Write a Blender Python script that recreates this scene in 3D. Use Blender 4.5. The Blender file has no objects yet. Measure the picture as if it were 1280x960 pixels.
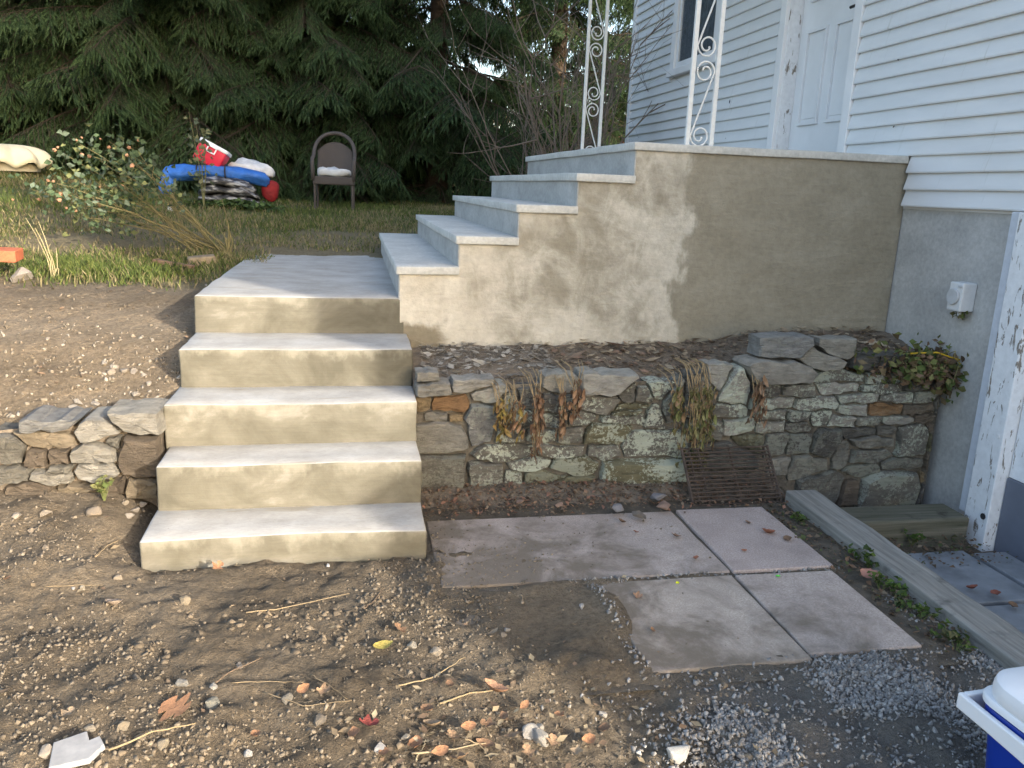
import bpy, bmesh, math, random
import numpy as np
from mathutils import Vector, Matrix, Euler

random.seed(7)
RNG = np.random.default_rng(11)
S = bpy.context.scene
COL = S.collection
R = math.radians

# ------------------------------------------------------------------ camera
CAM = dict(f=1015.78, yaw=.1979, pitch=-.2372, roll=.0398, pos=(-.286, -3.05, 1.5716))


def cam_axes():
    y, p, r = CAM['yaw'], CAM['pitch'], CAM['roll']
    fwd = Vector((math.sin(y) * math.cos(p), math.cos(y) * math.cos(p), math.sin(p)))
    right = Vector((math.cos(y), -math.sin(y), 0))
    up = right.cross(fwd)
    return fwd, math.cos(r) * right + math.sin(r) * up, -math.sin(r) * right + math.cos(r) * up


FWD, RGT, UPV = cam_axes()
CPOS = Vector(CAM['pos'])
cam = bpy.data.cameras.new('camera')
cam.sensor_width = 36
cam.lens = 36 * CAM['f'] / 1280
cam.clip_start = .05
cam.clip_end = 500
camo = bpy.data.objects.new('camera', cam)
camo.matrix_world = Matrix((
    (RGT.x, UPV.x, -FWD.x, CPOS.x), (RGT.y, UPV.y, -FWD.y, CPOS.y), (RGT.z, UPV.z, -FWD.z, CPOS.z), (0, 0, 0, 1)))
COL.objects.link(camo)
S.camera = camo

# ------------------------------------------------------------------ sky, sun, exposure
SUN_AZ = R(145.5)      # clockwise from +Y
SUN_EL = R(18.5)
w = bpy.data.worlds.new('World')
S.world = w
w.use_nodes = True
sky = w.node_tree.nodes.new('ShaderNodeTexSky')
sky.sky_type = 'NISHITA'
sky.sun_disc = False
sky.sun_elevation = SUN_EL
sky.sun_rotation = SUN_AZ
sky.air_density = 1.0
sky.dust_density = 3.0
sky.ozone_density = .4
bg = w.node_tree.nodes['Background']
w.node_tree.links.new(sky.outputs[0], bg.inputs[0])
bg.inputs[1].default_value = .15
sl = bpy.data.lights.new('sun', 'SUN')
sl.energy = 2.2
sl.angle = R(.9)
sl.color = (1, .90, .76)
so = bpy.data.objects.new('sun', sl)
sd = Vector((math.sin(SUN_AZ) * math.cos(SUN_EL), math.cos(SUN_AZ) * math.cos(SUN_EL), math.sin(SUN_EL)))
so.rotation_euler = sd.to_track_quat('Z', 'Y').to_euler()
so.location = (8, -10, 9)
COL.objects.link(so)
S.view_settings.view_transform = 'Standard'
S.view_settings.look = 'None'
S.view_settings.gamma = 1
S.view_settings.exposure = 1.95


# ------------------------------------------------------------------ photo point -> place helpers (a point of known depth or height)
def ray(px, py):
    return FWD + RGT * ((px - 640) / CAM['f']) + UPV * ((480 - py) / CAM['f'])


def at(px, py, X=None, Y=None, Z=None):
    d = ray(px, py)
    if X is not None:
        t = (X - CPOS.x) / d.x
    elif Y is not None:
        t = (Y - CPOS.y) / d.y
    else:
        t = (Z - CPOS.z) / d.z
    return CPOS + d * t


# ------------------------------------------------------------------ noise in numpy
def _h(ix, iy, s):
    n = (ix * 374761393 + iy * 668265263 + s * 982451653) & 0x7fffffff
    n = ((n ^ (n >> 13)) * 1274126177) & 0x7fffffff
    return ((n ^ (n >> 16)) & 0xffff) / 65535.0


def vn(x, y, s=0):
    x = np.asarray(x, float); y = np.asarray(y, float)
    ix = np.floor(x).astype(np.int64); iy = np.floor(y).astype(np.int64)
    fx = x - ix; fy = y - iy
    fx = fx * fx * (3 - 2 * fx); fy = fy * fy * (3 - 2 * fy)
    a = _h(ix, iy, s); b = _h(ix + 1, iy, s); c = _h(ix, iy + 1, s); d = _h(ix + 1, iy + 1, s)
    return (a * (1 - fx) + b * fx) * (1 - fy) + (c * (1 - fx) + d * fx) * fy - .5


def fbm(x, y, f, o=3, s=0):
    t = 0; a = 1
    for k in range(o):
        t = t + a * vn(x * f + 17 * k, y * f - 9 * k, s + k); f *= 2.03; a *= .5
    return t


def sst(a, b, x):
    t = np.clip((x - a) / (b - a), 0, 1)
    return t * t * (3 - 2 * t)


# ------------------------------------------------------------------ material helpers
def newmat(name):
    m = bpy.data.materials.new(name)
    m.use_nodes = True
    nt = m.node_tree
    return m, nt, nt.nodes['Principled BSDF']


class G:
    def __init__(s, name, rough=.8):
        s.m, s.nt, s.b = newmat(name)
        s.b.inputs['Roughness'].default_value = rough
        s.b.inputs['Specular IOR Level'].default_value = .3

    def n(s, t, **k):
        q = s.nt.nodes.new(t)
        for a, v in k.items():
            setattr(q, a, v)
        return q

    def L(s, a, b):
        s.nt.links.new(a, b)

    def pos(s):
        return s.n('ShaderNodeNewGeometry').outputs['Position']

    def loc(s):
        return s.n('ShaderNodeTexCoord').outputs['Object']

    def mp(s, vec, scale=(1, 1, 1), loc=(0, 0, 0), rot=(0, 0, 0)):
        q = s.n('ShaderNodeMapping')
        q.inputs['Scale'].default_value = scale
        q.inputs['Location'].default_value = loc
        q.inputs['Rotation'].default_value = rot
        s.L(vec, q.inputs['Vector'])
        return q.outputs[0]

    def noise(s, vec, scale, detail=5, rough=.6, dist=0):
        q = s.n('ShaderNodeTexNoise')
        q.inputs['Scale'].default_value = scale
        q.inputs['Detail'].default_value = detail
        q.inputs['Roughness'].default_value = rough
        q.inputs['Distortion'].default_value = dist
        s.L(vec, q.inputs['Vector'])
        return q.outputs['Fac']

    def ramp(s, fac, *stops):
        q = s.n('ShaderNodeValToRGB')
        e = q.color_ramp.elements
        while len(e) < len(stops):
            e.new(.5)
        for k, (p, c) in enumerate(stops):
            e[k].position = p
            if not hasattr(c, '__len__'):
                c = (c, c, c)
            e[k].color = (*c, 1)
        s.L(fac, q.inputs[0])
        return q.outputs[0]

    def mix(s, fac, a, b, mode='MIX'):
        q = s.n('ShaderNodeMix', data_type='RGBA', blend_type=mode)
        for sock, v in ((q.inputs[0], fac), (q.inputs[6], a), (q.inputs[7], b)):
            if hasattr(v, 'is_linked') or hasattr(v, 'links'):
                s.L(v, sock)
            elif hasattr(v, '__len__'):
                sock.default_value = (*v[:3], 1)
            else:
                sock.default_value = v
        return q.outputs[2]

    def math(s, op, a, b=0., clamp=False):
        q = s.n('ShaderNodeMath', operation=op, use_clamp=clamp)
        for sock, v in ((q.inputs[0], a), (q.inputs[1], b)):
            if hasattr(v, 'links'):
                s.L(v, sock)
            else:
                sock.default_value = v
        return q.outputs[0]

    def xyz(s, vec):
        q = s.n('ShaderNodeSeparateXYZ')
        s.L(vec, q.inputs[0])
        return q.outputs

    def band(s, v, a, b):
        q = s.n('ShaderNodeMapRange', interpolation_type='SMOOTHSTEP')
        q.inputs['From Min'].default_value = a
        q.inputs['From Max'].default_value = b
        s.L(v, q.inputs['Value'])
        return q.outputs[0]

    def color(s, c):
        if hasattr(c, 'links'):
            s.L(c, s.b.inputs['Base Color'])
        else:
            s.b.inputs['Base Color'].default_value = (*c, 1)

    def bump(s, h, strength=.5, dist=.01):
        q = s.n('ShaderNodeBump')
        q.inputs['Strength'].default_value = strength
        q.inputs['Distance'].default_value = dist
        s.L(h, q.inputs['Height'])
        s.L(q.outputs[0], s.b.inputs['Normal'])


def simple(name, c, rough=.6, var=.25, scale=8, bump=0., bscale=60, bdist=.004, spec=.3, local=False):
    g = G(name, rough)
    p = g.loc() if local else g.pos()
    n = g.noise(p, scale)
    lo = tuple(x * (1 - var) for x in c); hi = tuple(min(1, x * (1 + var)) for x in c)
    g.color(g.ramp(n, (.3, lo), (.7, hi)))
    g.b.inputs['Specular IOR Level'].default_value = spec
    if bump:
        g.bump(g.noise(p, bscale), bump, bdist)
    return g.m


def obj_color_mat(name, rough=.8, var=.35, scale=30, bump=.5, bscale=90, bdist=.004, translucent=0.):
    g = G(name, rough)
    oi = g.n('ShaderNodeObjectInfo')
    n = g.noise(g.loc(), scale)
    v = g.ramp(n, (.25, 1 - var), (.75, 1 + var))
    g.color(g.mix(1, oi.outputs['Color'], v, 'MULTIPLY'))
    if bump:
        g.bump(g.noise(g.loc(), bscale), bump, bdist)
    return g.m


def vcol_mat(name, rough=.85, var=.3, scale=60, trans=False):
    g = G(name, rough)
    a = g.n('ShaderNodeAttribute', attribute_name='Col')
    v = g.ramp(g.noise(g.pos(), scale), (.25, 1 - var), (.75, 1 + var))
    c = g.mix(1, a.outputs['Color'], v, 'MULTIPLY')
    g.color(c)
    if trans:
        t = g.n('ShaderNodeBsdfTranslucent')
        g.L(c, t.inputs['Color'])
        mx = g.n('ShaderNodeMixShader')
        mx.inputs[0].default_value = .3
        g.L(g.b.outputs[0], mx.inputs[1]); g.L(t.outputs[0], mx.inputs[2])
        g.L(mx.outputs[0], g.nt.nodes['Material Output'].inputs[0])
    return g.m


# ------------------------------------------------------------------ mesh helpers
class MB:
    """collects shapes of ONE part"""
    def __init__(s):
        s.v = []; s.f = []; s.mi = []; s.smooth = False

    def add(s, v, f, mi=0):
        o = len(s.v)
        s.v += [tuple(q) for q in v]
        s.f += [tuple(i + o for i in q) for q in f]
        s.mi += [mi] * len(f)
        return s

    def box(s, x0, x1, y0, y1, z0, z1, mi=0, M=None):
        v = [(x, y, z) for z in (z0, z1) for y in (y0, y1) for x in (x0, x1)]
        if M is not None:
            v = [M @ Vector(q) for q in v]
        return s.add(v, [(0, 2, 3, 1), (4, 5, 7, 6), (0, 1, 5, 4), (2, 6, 7, 3), (0, 4, 6, 2), (1, 3, 7, 5)], mi)

    def tube(s, pts, rad, n=6, cap=True, mi=0):
        pts = [Vector(p) for p in pts]
        if not hasattr(rad, '__len__'):
            rad = [rad] * len(pts)
        v = []; f = []
        ref = Vector((0, 0, 1))
        t0 = (pts[1] - pts[0]).normalized()
        if abs(t0.z) > .9:
            ref = Vector((1, 0, 0))
        a = t0.cross(ref).normalized()
        for k, p in enumerate(pts):
            t = (pts[min(k + 1, len(pts) - 1)] - pts[max(k - 1, 0)])
            if t.length < 1e-9:
                t = t0.copy()
            t.normalize()
            a = (a - t * a.dot(t))
            if a.length < 1e-6:
                a = t.orthogonal()
            a.normalize()
            b = t.cross(a)
            for j in range(n):
                an = 2 * math.pi * j / n
                v.append(p + (a * math.cos(an) + b * math.sin(an)) * rad[k])
        for k in range(len(pts) - 1):
            for j in range(n):
                f.append((k * n + j, k * n + (j + 1) % n, (k + 1) * n + (j + 1) % n, (k + 1) * n + j))
        if cap:
            f.append(tuple(range(n - 1, -1, -1)))
            f.append(tuple((len(pts) - 1) * n + j for j in range(n)))
        return s.add(v, f, mi)

    def grid(s, nu, nv, fn, mi=0, wrapu=False):
        v = [fn(i / (nu if wrapu else nu - 1), j / (nv - 1)) for j in range(nv) for i in range(nu)]
        f = []
        for j in range(nv - 1):
            for i in range(nu if wrapu else nu - 1):
                i2 = (i + 1) % nu
                f.append((j * nu + i, j * nu + i2, (j + 1) * nu + i2, (j + 1) * nu + i))
        return s.add(v, f, mi)

    def mesh(s, name):
        me = bpy.data.meshes.new(name)
        me.from_pydata(s.v, [], s.f)
        if any(s.mi):
            me.polygons.foreach_set('material_index', s.mi)
        if s.smooth:
            me.polygons.foreach_set('use_smooth', [True] * len(s.f))
        me.update()
        return me

    def build(s, name, mat, parent=None, bevel=0, seg=2):
        me = s.mesh(name)
        o = link(name, me, mat, parent)
        if bevel:
            bev(me, bevel, seg)
        return o


def bev(me, width, seg=2, angle=.5):
    bm = bmesh.new(); bm.from_mesh(me)
    bmesh.ops.remove_doubles(bm, verts=bm.verts, dist=1e-5)
    ed = [e for e in bm.edges if len(e.link_faces) == 2 and e.calc_face_angle(0) > angle]
    if ed:
        bmesh.ops.bevel(bm, geom=ed, offset=width, segments=seg, affect='EDGES', profile=.5, clamp_overlap=True)
    bmesh.ops.recalc_face_normals(bm, faces=bm.faces)
    bm.to_mesh(me); bm.free()
    me.update()


def link(name, me, mat=None, parent=None):
    o = bpy.data.objects.new(name, me)
    COL.objects.link(o)
    if mat is not None and me is not None and len(me.materials) == 0:
        for q in (mat if isinstance(mat, (list, tuple)) else [mat]):
            me.materials.append(q)
    if parent is not None:
        o.parent = parent
    return o


def tag(o, label, cat, group=None, kind=None):
    o['label'] = label
    if cat:
        o['category'] = cat
    if group:
        o['group'] = group
    if kind:
        o['kind'] = kind
    return o


def thing(name, label, cat, loc=(0, 0, 0), rot=(0, 0, 0), group=None):
    o = bpy.data.objects.new(name, None)
    o.empty_display_size = .1
    COL.objects.link(o)
    o.location = loc
    o.rotation_euler = rot
    return tag(o, label, cat, group)


def copy_tree(o, parent=None):
    c = o.copy(); COL.objects.link(c); c.parent = parent
    for ch in list(o.children):
        copy_tree(ch, c)
    return c


def hull(seed, n=14, s=(1, 1, 1), flat=0):
    rg = random.Random(seed)
    bm = bmesh.new()
    for k in range(n):
        while True:
            p = Vector((rg.gauss(0, 1), rg.gauss(0, 1), rg.gauss(0, 1)))
            if p.length > .1:
                break
        p.normalize()
        p *= rg.uniform(.85, 1.1)
        if flat:
            p = Vector([max(-flat, min(flat, q)) for q in p])
        bm.verts.new((p.x * s[0], p.y * s[1], p.z * s[2]))
    r = bmesh.ops.convex_hull(bm, input=bm.verts)
    for v in [v for v in bm.verts if not v.link_faces]:
        bm.verts.remove(v)
    bmesh.ops.triangulate(bm, faces=bm.faces)
    me = bpy.data.meshes.new('rock')
    bm.to_mesh(me); bm.free()
    return me


def arr(me):
    v = np.zeros(len(me.vertices) * 3); me.vertices.foreach_get('co', v)
    f = [tuple(p.vertices) for p in me.polygons]
    return v.reshape(-1, 3), f


def rotm(n, tilt=math.pi):
    a = RNG.uniform(0, 2 * math.pi, n); b = RNG.uniform(-tilt, tilt, n); c = RNG.uniform(-tilt, tilt, n)
    ca, sa, cb, sb, cc, sc = np.cos(a), np.sin(a), np.cos(b), np.sin(b), np.cos(c), np.sin(c)
    o = np.zeros(n); i = np.ones(n)
    Rz = np.stack([ca, -sa, o, sa, ca, o, o, o, i], 1).reshape(-1, 3, 3)
    Ry = np.stack([cb, o, sb, o, i, o, -sb, o, cb], 1).reshape(-1, 3, 3)
    Rx = np.stack([i, o, o, o, cc, -sc, o, sc, cc], 1).reshape(-1, 3, 3)
    return Rz @ Ry @ Rx


def scatter(name, bank, P, scale, cols, mat, tilt=math.pi, parent=None, rots=None):
    """bank: list of (verts, tri faces) shapes; P (n,3); scale (n,) or (n,3); cols (n,3) -> one mesh"""
    n = len(P)
    rots = rotm(n, tilt) if rots is None else rots
    scale = np.asarray(scale, float)
    if scale.ndim == 1:
        scale = np.repeat(scale[:, None], 3, 1)
    which = RNG.integers(0, len(bank), n)
    V = []; F = []; C = []; off = 0
    for b, (bv, bf) in enumerate(bank):
        idx = np.nonzero(which == b)[0]
        if not len(idx):
            continue
        bf = np.asarray(bf)
        vv = np.einsum('nij,nvj->nvi', rots[idx], bv[None] * scale[idx][:, None, :]) + P[idx][:, None, :]
        V.append(vv.reshape(-1, 3))
        F.append((bf[None] + (np.arange(len(idx)) * len(bv))[:, None, None]).reshape(-1, bf.shape[1]) + off)
        C.append(np.repeat(cols[idx], len(bv), 0))
        off += len(idx) * len(bv)
    V = np.concatenate(V); F = np.concatenate(F); C = np.concatenate(C)
    me = bpy.data.meshes.new(name)
    k = F.shape[1]
    me.vertices.add(len(V)); me.vertices.foreach_set('co', V.astype(np.float32).ravel())
    me.loops.add(F.size); me.loops.foreach_set('vertex_index', F.astype(np.int32).ravel())
    me.polygons.add(len(F)); me.polygons.foreach_set('loop_start', np.arange(len(F), dtype=np.int32) * k)
    me.update(calc_edges=True)
    ca = me.color_attributes.new('Col', 'FLOAT_COLOR', 'POINT')
    ca.data.foreach_set('color', np.concatenate([C, np.ones((len(C), 1))], 1).astype(np.float32).ravel())
    return link(name, me, mat, parent)


def pick(cols, n, jit=.2):
    c = np.array(cols)[RNG.integers(0, len(cols), n)]
    return np.clip(c * RNG.uniform(1 - jit, 1 + jit, (n, 1)), 0, 1)


# ------------------------------------------------------------------ measured geometry
XL, XH = -1.085, 2.86
ZS = [.2184, .4097, .5973, .7815, .9728]          # step tops
YS = [0, .2876, .5652, .8799, 1.3086]             # step fronts
YB, YQ = 3.96, 4.18                                # backs of landing and porch
US = [1.1449, 1.3108, 1.4853, 1.6606, 1.8355]      # upper tread tops
AS = [-.0627, .2521, .571, .8905, 1.2033]          # upper tread fronts (x)
YP = 1.3086                                        # plaster wall face
YW = .72                                           # rubble wall face
YLW = .53                                          # far bank wall face


def hz(x, y, fine=True):
    x = np.asarray(x, float); y = np.asarray(y, float)
    lo = .078 + .022 * fbm(x, y, .9, 3, 3) + .012 * sst(.3, .9, x)
    lo = lo + .155 * sst(-.5, .5, y) * sst(-1.0, -1.35, x)
    lo = lo + .035 * sst(.28, -.25, x + .35 * (y + .2)) * sst(-1.3, -.9, y + 0 * x) * sst(.05, -.1, y)
    pav = sst(.1, .4, x - .25 * (y + .3)) * sst(-1.0, -.85, y) * sst(1.9, 1.7, x)
    amp = 1 - .9 * pav
    if fine:
        lo = lo + amp * (.030 * np.abs(fbm(x, y, 3.1, 3, 40)) + .022 * fbm(x, y, 9, 3, 5) + .016 * fbm(x, y, 24, 2, 9))
    cov = .030 * sst(.42, .12, x + .5 * fbm(x, y, 2.2, 3, 15) + .35 * np.clip(y + .3, 0, 1)) * np.clip(.45 + 1.5 * fbm(x, y, 13, 4, 16), 0, 1)
    cov = cov + .020 * np.exp(-((y + .295) / .035) ** 2) * np.clip(.3 + 1.6 * fbm(x, y, 4, 3, 18), 0, 1) + .020 * np.exp(-((x - .612) / .035) ** 2) * np.clip(.3 + 1.6 * fbm(x, y, 4, 3, 19), 0, 1) * sst(-.2, -.4, y)
    cov = cov + .022 * sst(-.80, -.93, y + .12 * fbm(x, y, 3, 2, 17)) * np.clip(.5 + 1.4 * fbm(x, y, 14, 4, 20), 0, 1)
    cov = cov + .030 * sst(.70, .50, x + .18 * fbm(x, y, 4, 3, 71)) * sst(-.27, -.36, y + .1 * fbm(x, y, 5, 2, 72)) * np.clip(.8 + .9 * fbm(x, y, 3.2, 4, 73), 0, 1)
    lo = lo * (1 - pav) + pav * (.088 + .004 * fbm(x, y, 6, 2, 8) + cov + .002 * fbm(x, y, 40, 2, 13))
    lo = np.where(x > 1.9, lo - .20 * sst(1.93, 2.0, x), lo)
    up = np.interp(y, [.6, .9, 1.3, 2.2, 3.5, 5, 7, 9, 14, 60, 300], [.46, .58, .72, .84, .95, 1.07, 1.18, 1.22, 1.3, 1.5, 2.5])
    k = np.clip((y - 2.5) / 3.5, 0, 1)
    dx = np.clip(-1 - x, 0, 8)
    up = up + k * (.06 * dx + .022 * np.clip(-x - 2, 0, 3) ** 2)
    if fine:
        up = up + .035 * fbm(x, y, 1.2, 3, 21) + (.018 * fbm(x, y, 8, 3, 22) + .008 * fbm(x, y, 25, 2, 25)) * sst(5, 3, y)
    ys = .66 + 1.9 * sst(-1.04, -.98, x)
    t = sst(ys - .04, ys + .04, y)
    return lo * (1 - t) + up * t


def hz1(x, y):
    return float(hz(np.array([x]), np.array([y]))[0])


def ground_at(px, py, z0=.08):
    """where the sight line through a point of the photo meets the ground"""
    d = ray(px, py)
    ts = np.arange(1.5, 16, .01)
    X = CPOS.x + d.x * ts; Y = CPOS.y + d.y * ts; Z = CPOS.z + d.z * ts
    H = hz(X, Y)
    k = np.nonzero(Z < H)[0]
    if len(k):
        return Vector((X[k[0]], Y[k[0]], H[k[0]]))
    return at(px, py, Z=z0)


def grass_amt(x, y):
    n = fbm(x, y, .9, 3, 50)
    g = .9 * sst(2.0, 3.3, y + 1.1 * n + .25 * (x + 2)) * sst(-.7, -1.3, x + .4 * n) * sst(3.9, 3.2, y + n)     # strip by the bank
    g = np.maximum(g, sst(4.6, 6.4, y + 1.5 * n - .0 * x) * .9)
    g = np.maximum(g, sst(-2.6, -3.6, x + n) * sst(2.0, 2.6, y))
    return g


# ------------------------------------------------------------------ ground sheet
def build_ground():
    xs = np.concatenate([[-220, -120, -60, -30, -18], np.arange(-12, -2.6, .12), np.arange(-2.6, 2.05, .016), np.arange(2.05, 8, .2), [10, 16, 30, 60, 120, 220]])
    ys = np.concatenate([[-60, -30, -15, -8, -5, -3.5, -2.6, -2.0], np.arange(-1.75, .9, .016), np.arange(.9, 4.4, .035), np.arange(4.4, 12, .12), [12.5, 14, 17, 22, 30, 45, 70, 120, 200, 300]])
    X, Y = np.meshgrid(xs, ys)
    Z = hz(X, Y)
    nx, ny = len(xs), len(ys)
    V = np.stack([X, Y, Z], -1).reshape(-1, 3)
    i = np.arange(nx * ny).reshape(ny, nx)
    F = np.stack([i[:-1, :-1], i[:-1, 1:], i[1:, 1:], i[1:, :-1]], -1).reshape(-1, 4)
    me = bpy.data.meshes.new('ground')
    me.vertices.add(len(V)); me.vertices.foreach_set('co', V.astype(np.float32).ravel())
    me.loops.add(F.size); me.loops.foreach_set('vertex_index', F.astype(np.int32).ravel())
    me.polygons.add(len(F)); me.polygons.foreach_set('loop_start', np.arange(len(F), dtype=np.int32) * 4)
    me.update(calc_edges=True)
    me.polygons.foreach_set('use_smooth', np.ones(len(F), bool))
    x, y = V[:, 0], V[:, 1]
    gr = grass_amt(x, y) * (y > .9)
    gv = sst(.35, .85, x + .3 * fbm(x, y, 2, 2, 60)) * sst(-.75, -1.0, y + .15 * fbm(x, y, 3, 2, 61)) * (y < 0)
    st = sst(.5, .9, y) * sst(-1.0, -1.1, x) * sst(2.4, 1.8, y)          # stony bank
    C = np.stack([gr, gv, st, np.ones_like(gr)], 1)
    ca = me.color_attributes.new('Col', 'FLOAT_COLOR', 'POINT')
    ca.data.foreach_set('color', C.astype(np.float32).ravel())
    g = G('soil', .95)
    a = g.n('ShaderNodeAttribute', attribute_name='Col')
    sp = g.n('ShaderNodeSeparateColor'); g.L(a.outputs['Color'], sp.inputs[0])
    p = g.pos()
    n1 = g.noise(p, 2.2, 6, .62); n2 = g.noise(p, 45, 6, .7)
    c1 = g.ramp(n1, (.3, (.105, .083, .058)), (.5, (.165, .133, .095)), (.7, (.225, .184, .134)))
    c2 = g.ramp(n2, (.3, .55), (.5, 1.0), (.72, 1.35))
    dirt = g.mix(1, c1, c2, 'MULTIPLY')
    grs = g.mix(g.noise(p, 6, 5), (.06, .085, .022), (.14, .15, .055))
    thatch = g.mix(g.noise(p, 3, 4), (.15, .125, .075), (.25, .21, .13))
    far = g.band(g.xyz(p)[1], 2.8, 4.0)
    dirt = g.mix(far, dirt, g.mix(1, thatch, c2, 'MULTIPLY'))
    dirt = g.mix(sp.outputs[2], dirt, g.mix(1, dirt, (1.45, 1.42, 1.38), 'MULTIPLY'))
    c = g.mix(sp.outputs[0], dirt, grs)
    grav = g.mix(g.noise(p, 90, 3), (.085, .08, .072), (.23, .22, .205))
    c = g.mix(g.math('MULTIPLY', sp.outputs[1], .85), c, grav)
    g.color(c)
    hb = g.math('ADD', g.noise(p, 35, 8, .7), g.math('MULTIPLY', g.noise(p, 130, 4, .7), .5))
    g.bump(hb, 1., .032)
    o = link('ground', me, g.m)
    tag(o, 'bare brown dirt yard rising to a patchy lawn', None, kind='structure')
    return o


build_ground()

# ------------------------------------------------------------------ shared materials
POSX = None


def concrete_top():
    g = G('concrete_top', .85)
    p = g.pos()
    n = g.noise(g.mp(p, (2.5, 14, 4)), 2.2, 6, .6)
    n2 = g.noise(p, 60, 5, .7)
    bl = g.noise(p, 5, 6, .65)
    n = g.math('ADD', g.math('MULTIPLY', n, .18), g.math('MULTIPLY', bl, .82))
    c = g.ramp(n, (.34, (.31, .30, .278)), (.5, (.375, .365, .347)), (.64, (.43, .425, .41)))
    c = g.mix(1, c, g.ramp(g.noise(g.mp(p, (8, 40, 8)), 6, 5, .7), (.3, .84), (.5, 1.), (.7, 1.12)), 'MULTIPLY')
    # damp smear on the landing and pits
    sm = g.noise(g.mp(p, (1.2, 7, 1)), 1.4, 3)
    c = g.mix(g.math('MULTIPLY', g.band(sm, .63, .7), .6), c, (.30, .265, .20))
    c = g.mix(g.band(n2, .64, .72), c, (.24, .225, .195))
    g.color(c)
    g.bump(g.math('ADD', n2, g.math('MULTIPLY', g.noise(g.mp(p, (10, 90, 10)), 3, 4), .8)), .35, .004)
    return g.m


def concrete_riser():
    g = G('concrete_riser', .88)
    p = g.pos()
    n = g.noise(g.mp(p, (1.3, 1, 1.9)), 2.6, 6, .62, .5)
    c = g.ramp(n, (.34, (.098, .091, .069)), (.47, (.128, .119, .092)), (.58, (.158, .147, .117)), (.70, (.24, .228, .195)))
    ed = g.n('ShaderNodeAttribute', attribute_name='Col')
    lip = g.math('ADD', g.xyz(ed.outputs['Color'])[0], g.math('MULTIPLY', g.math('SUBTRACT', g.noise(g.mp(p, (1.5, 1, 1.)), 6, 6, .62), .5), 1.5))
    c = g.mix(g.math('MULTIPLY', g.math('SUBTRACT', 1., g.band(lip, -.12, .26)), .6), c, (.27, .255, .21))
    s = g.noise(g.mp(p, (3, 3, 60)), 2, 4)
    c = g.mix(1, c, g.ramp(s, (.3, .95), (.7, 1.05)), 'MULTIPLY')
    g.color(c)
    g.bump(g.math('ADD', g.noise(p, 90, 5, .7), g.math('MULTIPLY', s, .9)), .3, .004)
    return g.m


def plaster():
    g = G('plaster', .9)
    p = g.pos()
    q = g.xyz(p)
    big = g.noise(g.mp(p, (1, 1, 1), (3.1, 0, .7)), 1.7, 6, .58, .5)
    tan = g.ramp(g.noise(g.mp(p, (1, 1, 1.6)), 3.2, 6, .6, .3), (.25, (.225, .203, .155)), (.5, (.265, .242, .188)), (.75, (.31, .286, .23)))
    pale = g.ramp(g.noise(p, 5, 5, .6), (.3, (.42, .385, .32)), (.7, (.58, .55, .48)))
    edge = g.noise(g.mp(p, (1, 1, .55)), 4.5, 5, .6)
    xx = g.math('ADD', q[0], g.math('MULTIPLY', g.math('SUBTRACT', edge, .5), .7))
    dryx = g.math('SUBTRACT', 1., g.band(xx, 1.50, 1.59), True)
    fin = g.noise(g.mp(p, (1.2, 1, .8), (1, 0, 2)), 5.5, 6, .65, .8)
    bb = g.math('ADD', g.math('MULTIPLY', big, .7), g.math('MULTIPLY', fin, .3))
    dry = g.math('MULTIPLY', dryx, g.band(bb, .375, .55))
    # the slope under the treads is still wet
    c = g.mix(dry, tan, pale)
    foot = g.math('ADD', q[2], g.math('MULTIPLY', edge, .35))
    left = g.math('ADD', q[0], g.math('MULTIPLY', big, .9))
    wet = g.math('MULTIPLY', g.math('SUBTRACT', 1., g.band(foot, 1.0, 1.06), True), g.math('SUBTRACT', 1., g.band(left, .72, .80), True))
    c = g.mix(wet, c, (.205, .18, .132))
    c = g.mix(1, c, g.ramp(g.noise(p, 30, 4), (.3, .9), (.7, 1.1)), 'MULTIPLY')
    g.color(c)
    g.bump(g.math('ADD', g.noise(p, 55, 6, .7), g.math('MULTIPLY', g.noise(g.mp(p, (4, 1, 14), (0, 0, 0), (0, .5, 0)), 2, 4), 1.6)), .6, .008)
    return g.m


def grey_concrete(name, a=(.30, .30, .29), b=(.44, .44, .43), scale=3):
    g = G(name, .85)
    p = g.pos()
    n = g.noise(g.mp(p, (1, 1, 2)), scale, 6, .6, .4)
    c = g.ramp(n, (.3, a), (.7, b))
    c = g.mix(1, c, g.ramp(g.noise(p, 50, 5), (.3, .85), (.7, 1.12)), 'MULTIPLY')
    g.color(c)
    g.bump(g.noise(p, 70, 6, .7), .3, .004)
    return g.m


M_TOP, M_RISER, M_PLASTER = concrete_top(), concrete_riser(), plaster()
M_GREYRISER = grey_concrete('riser_concrete')
M_SLAB = grey_concrete('tread_concrete', (.42, .42, .40), (.56, .56, .53), 4)
M_FOUND = grey_concrete('foundation_concrete', (.36, .36, .355), (.49, .49, .48), 2.5)


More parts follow.
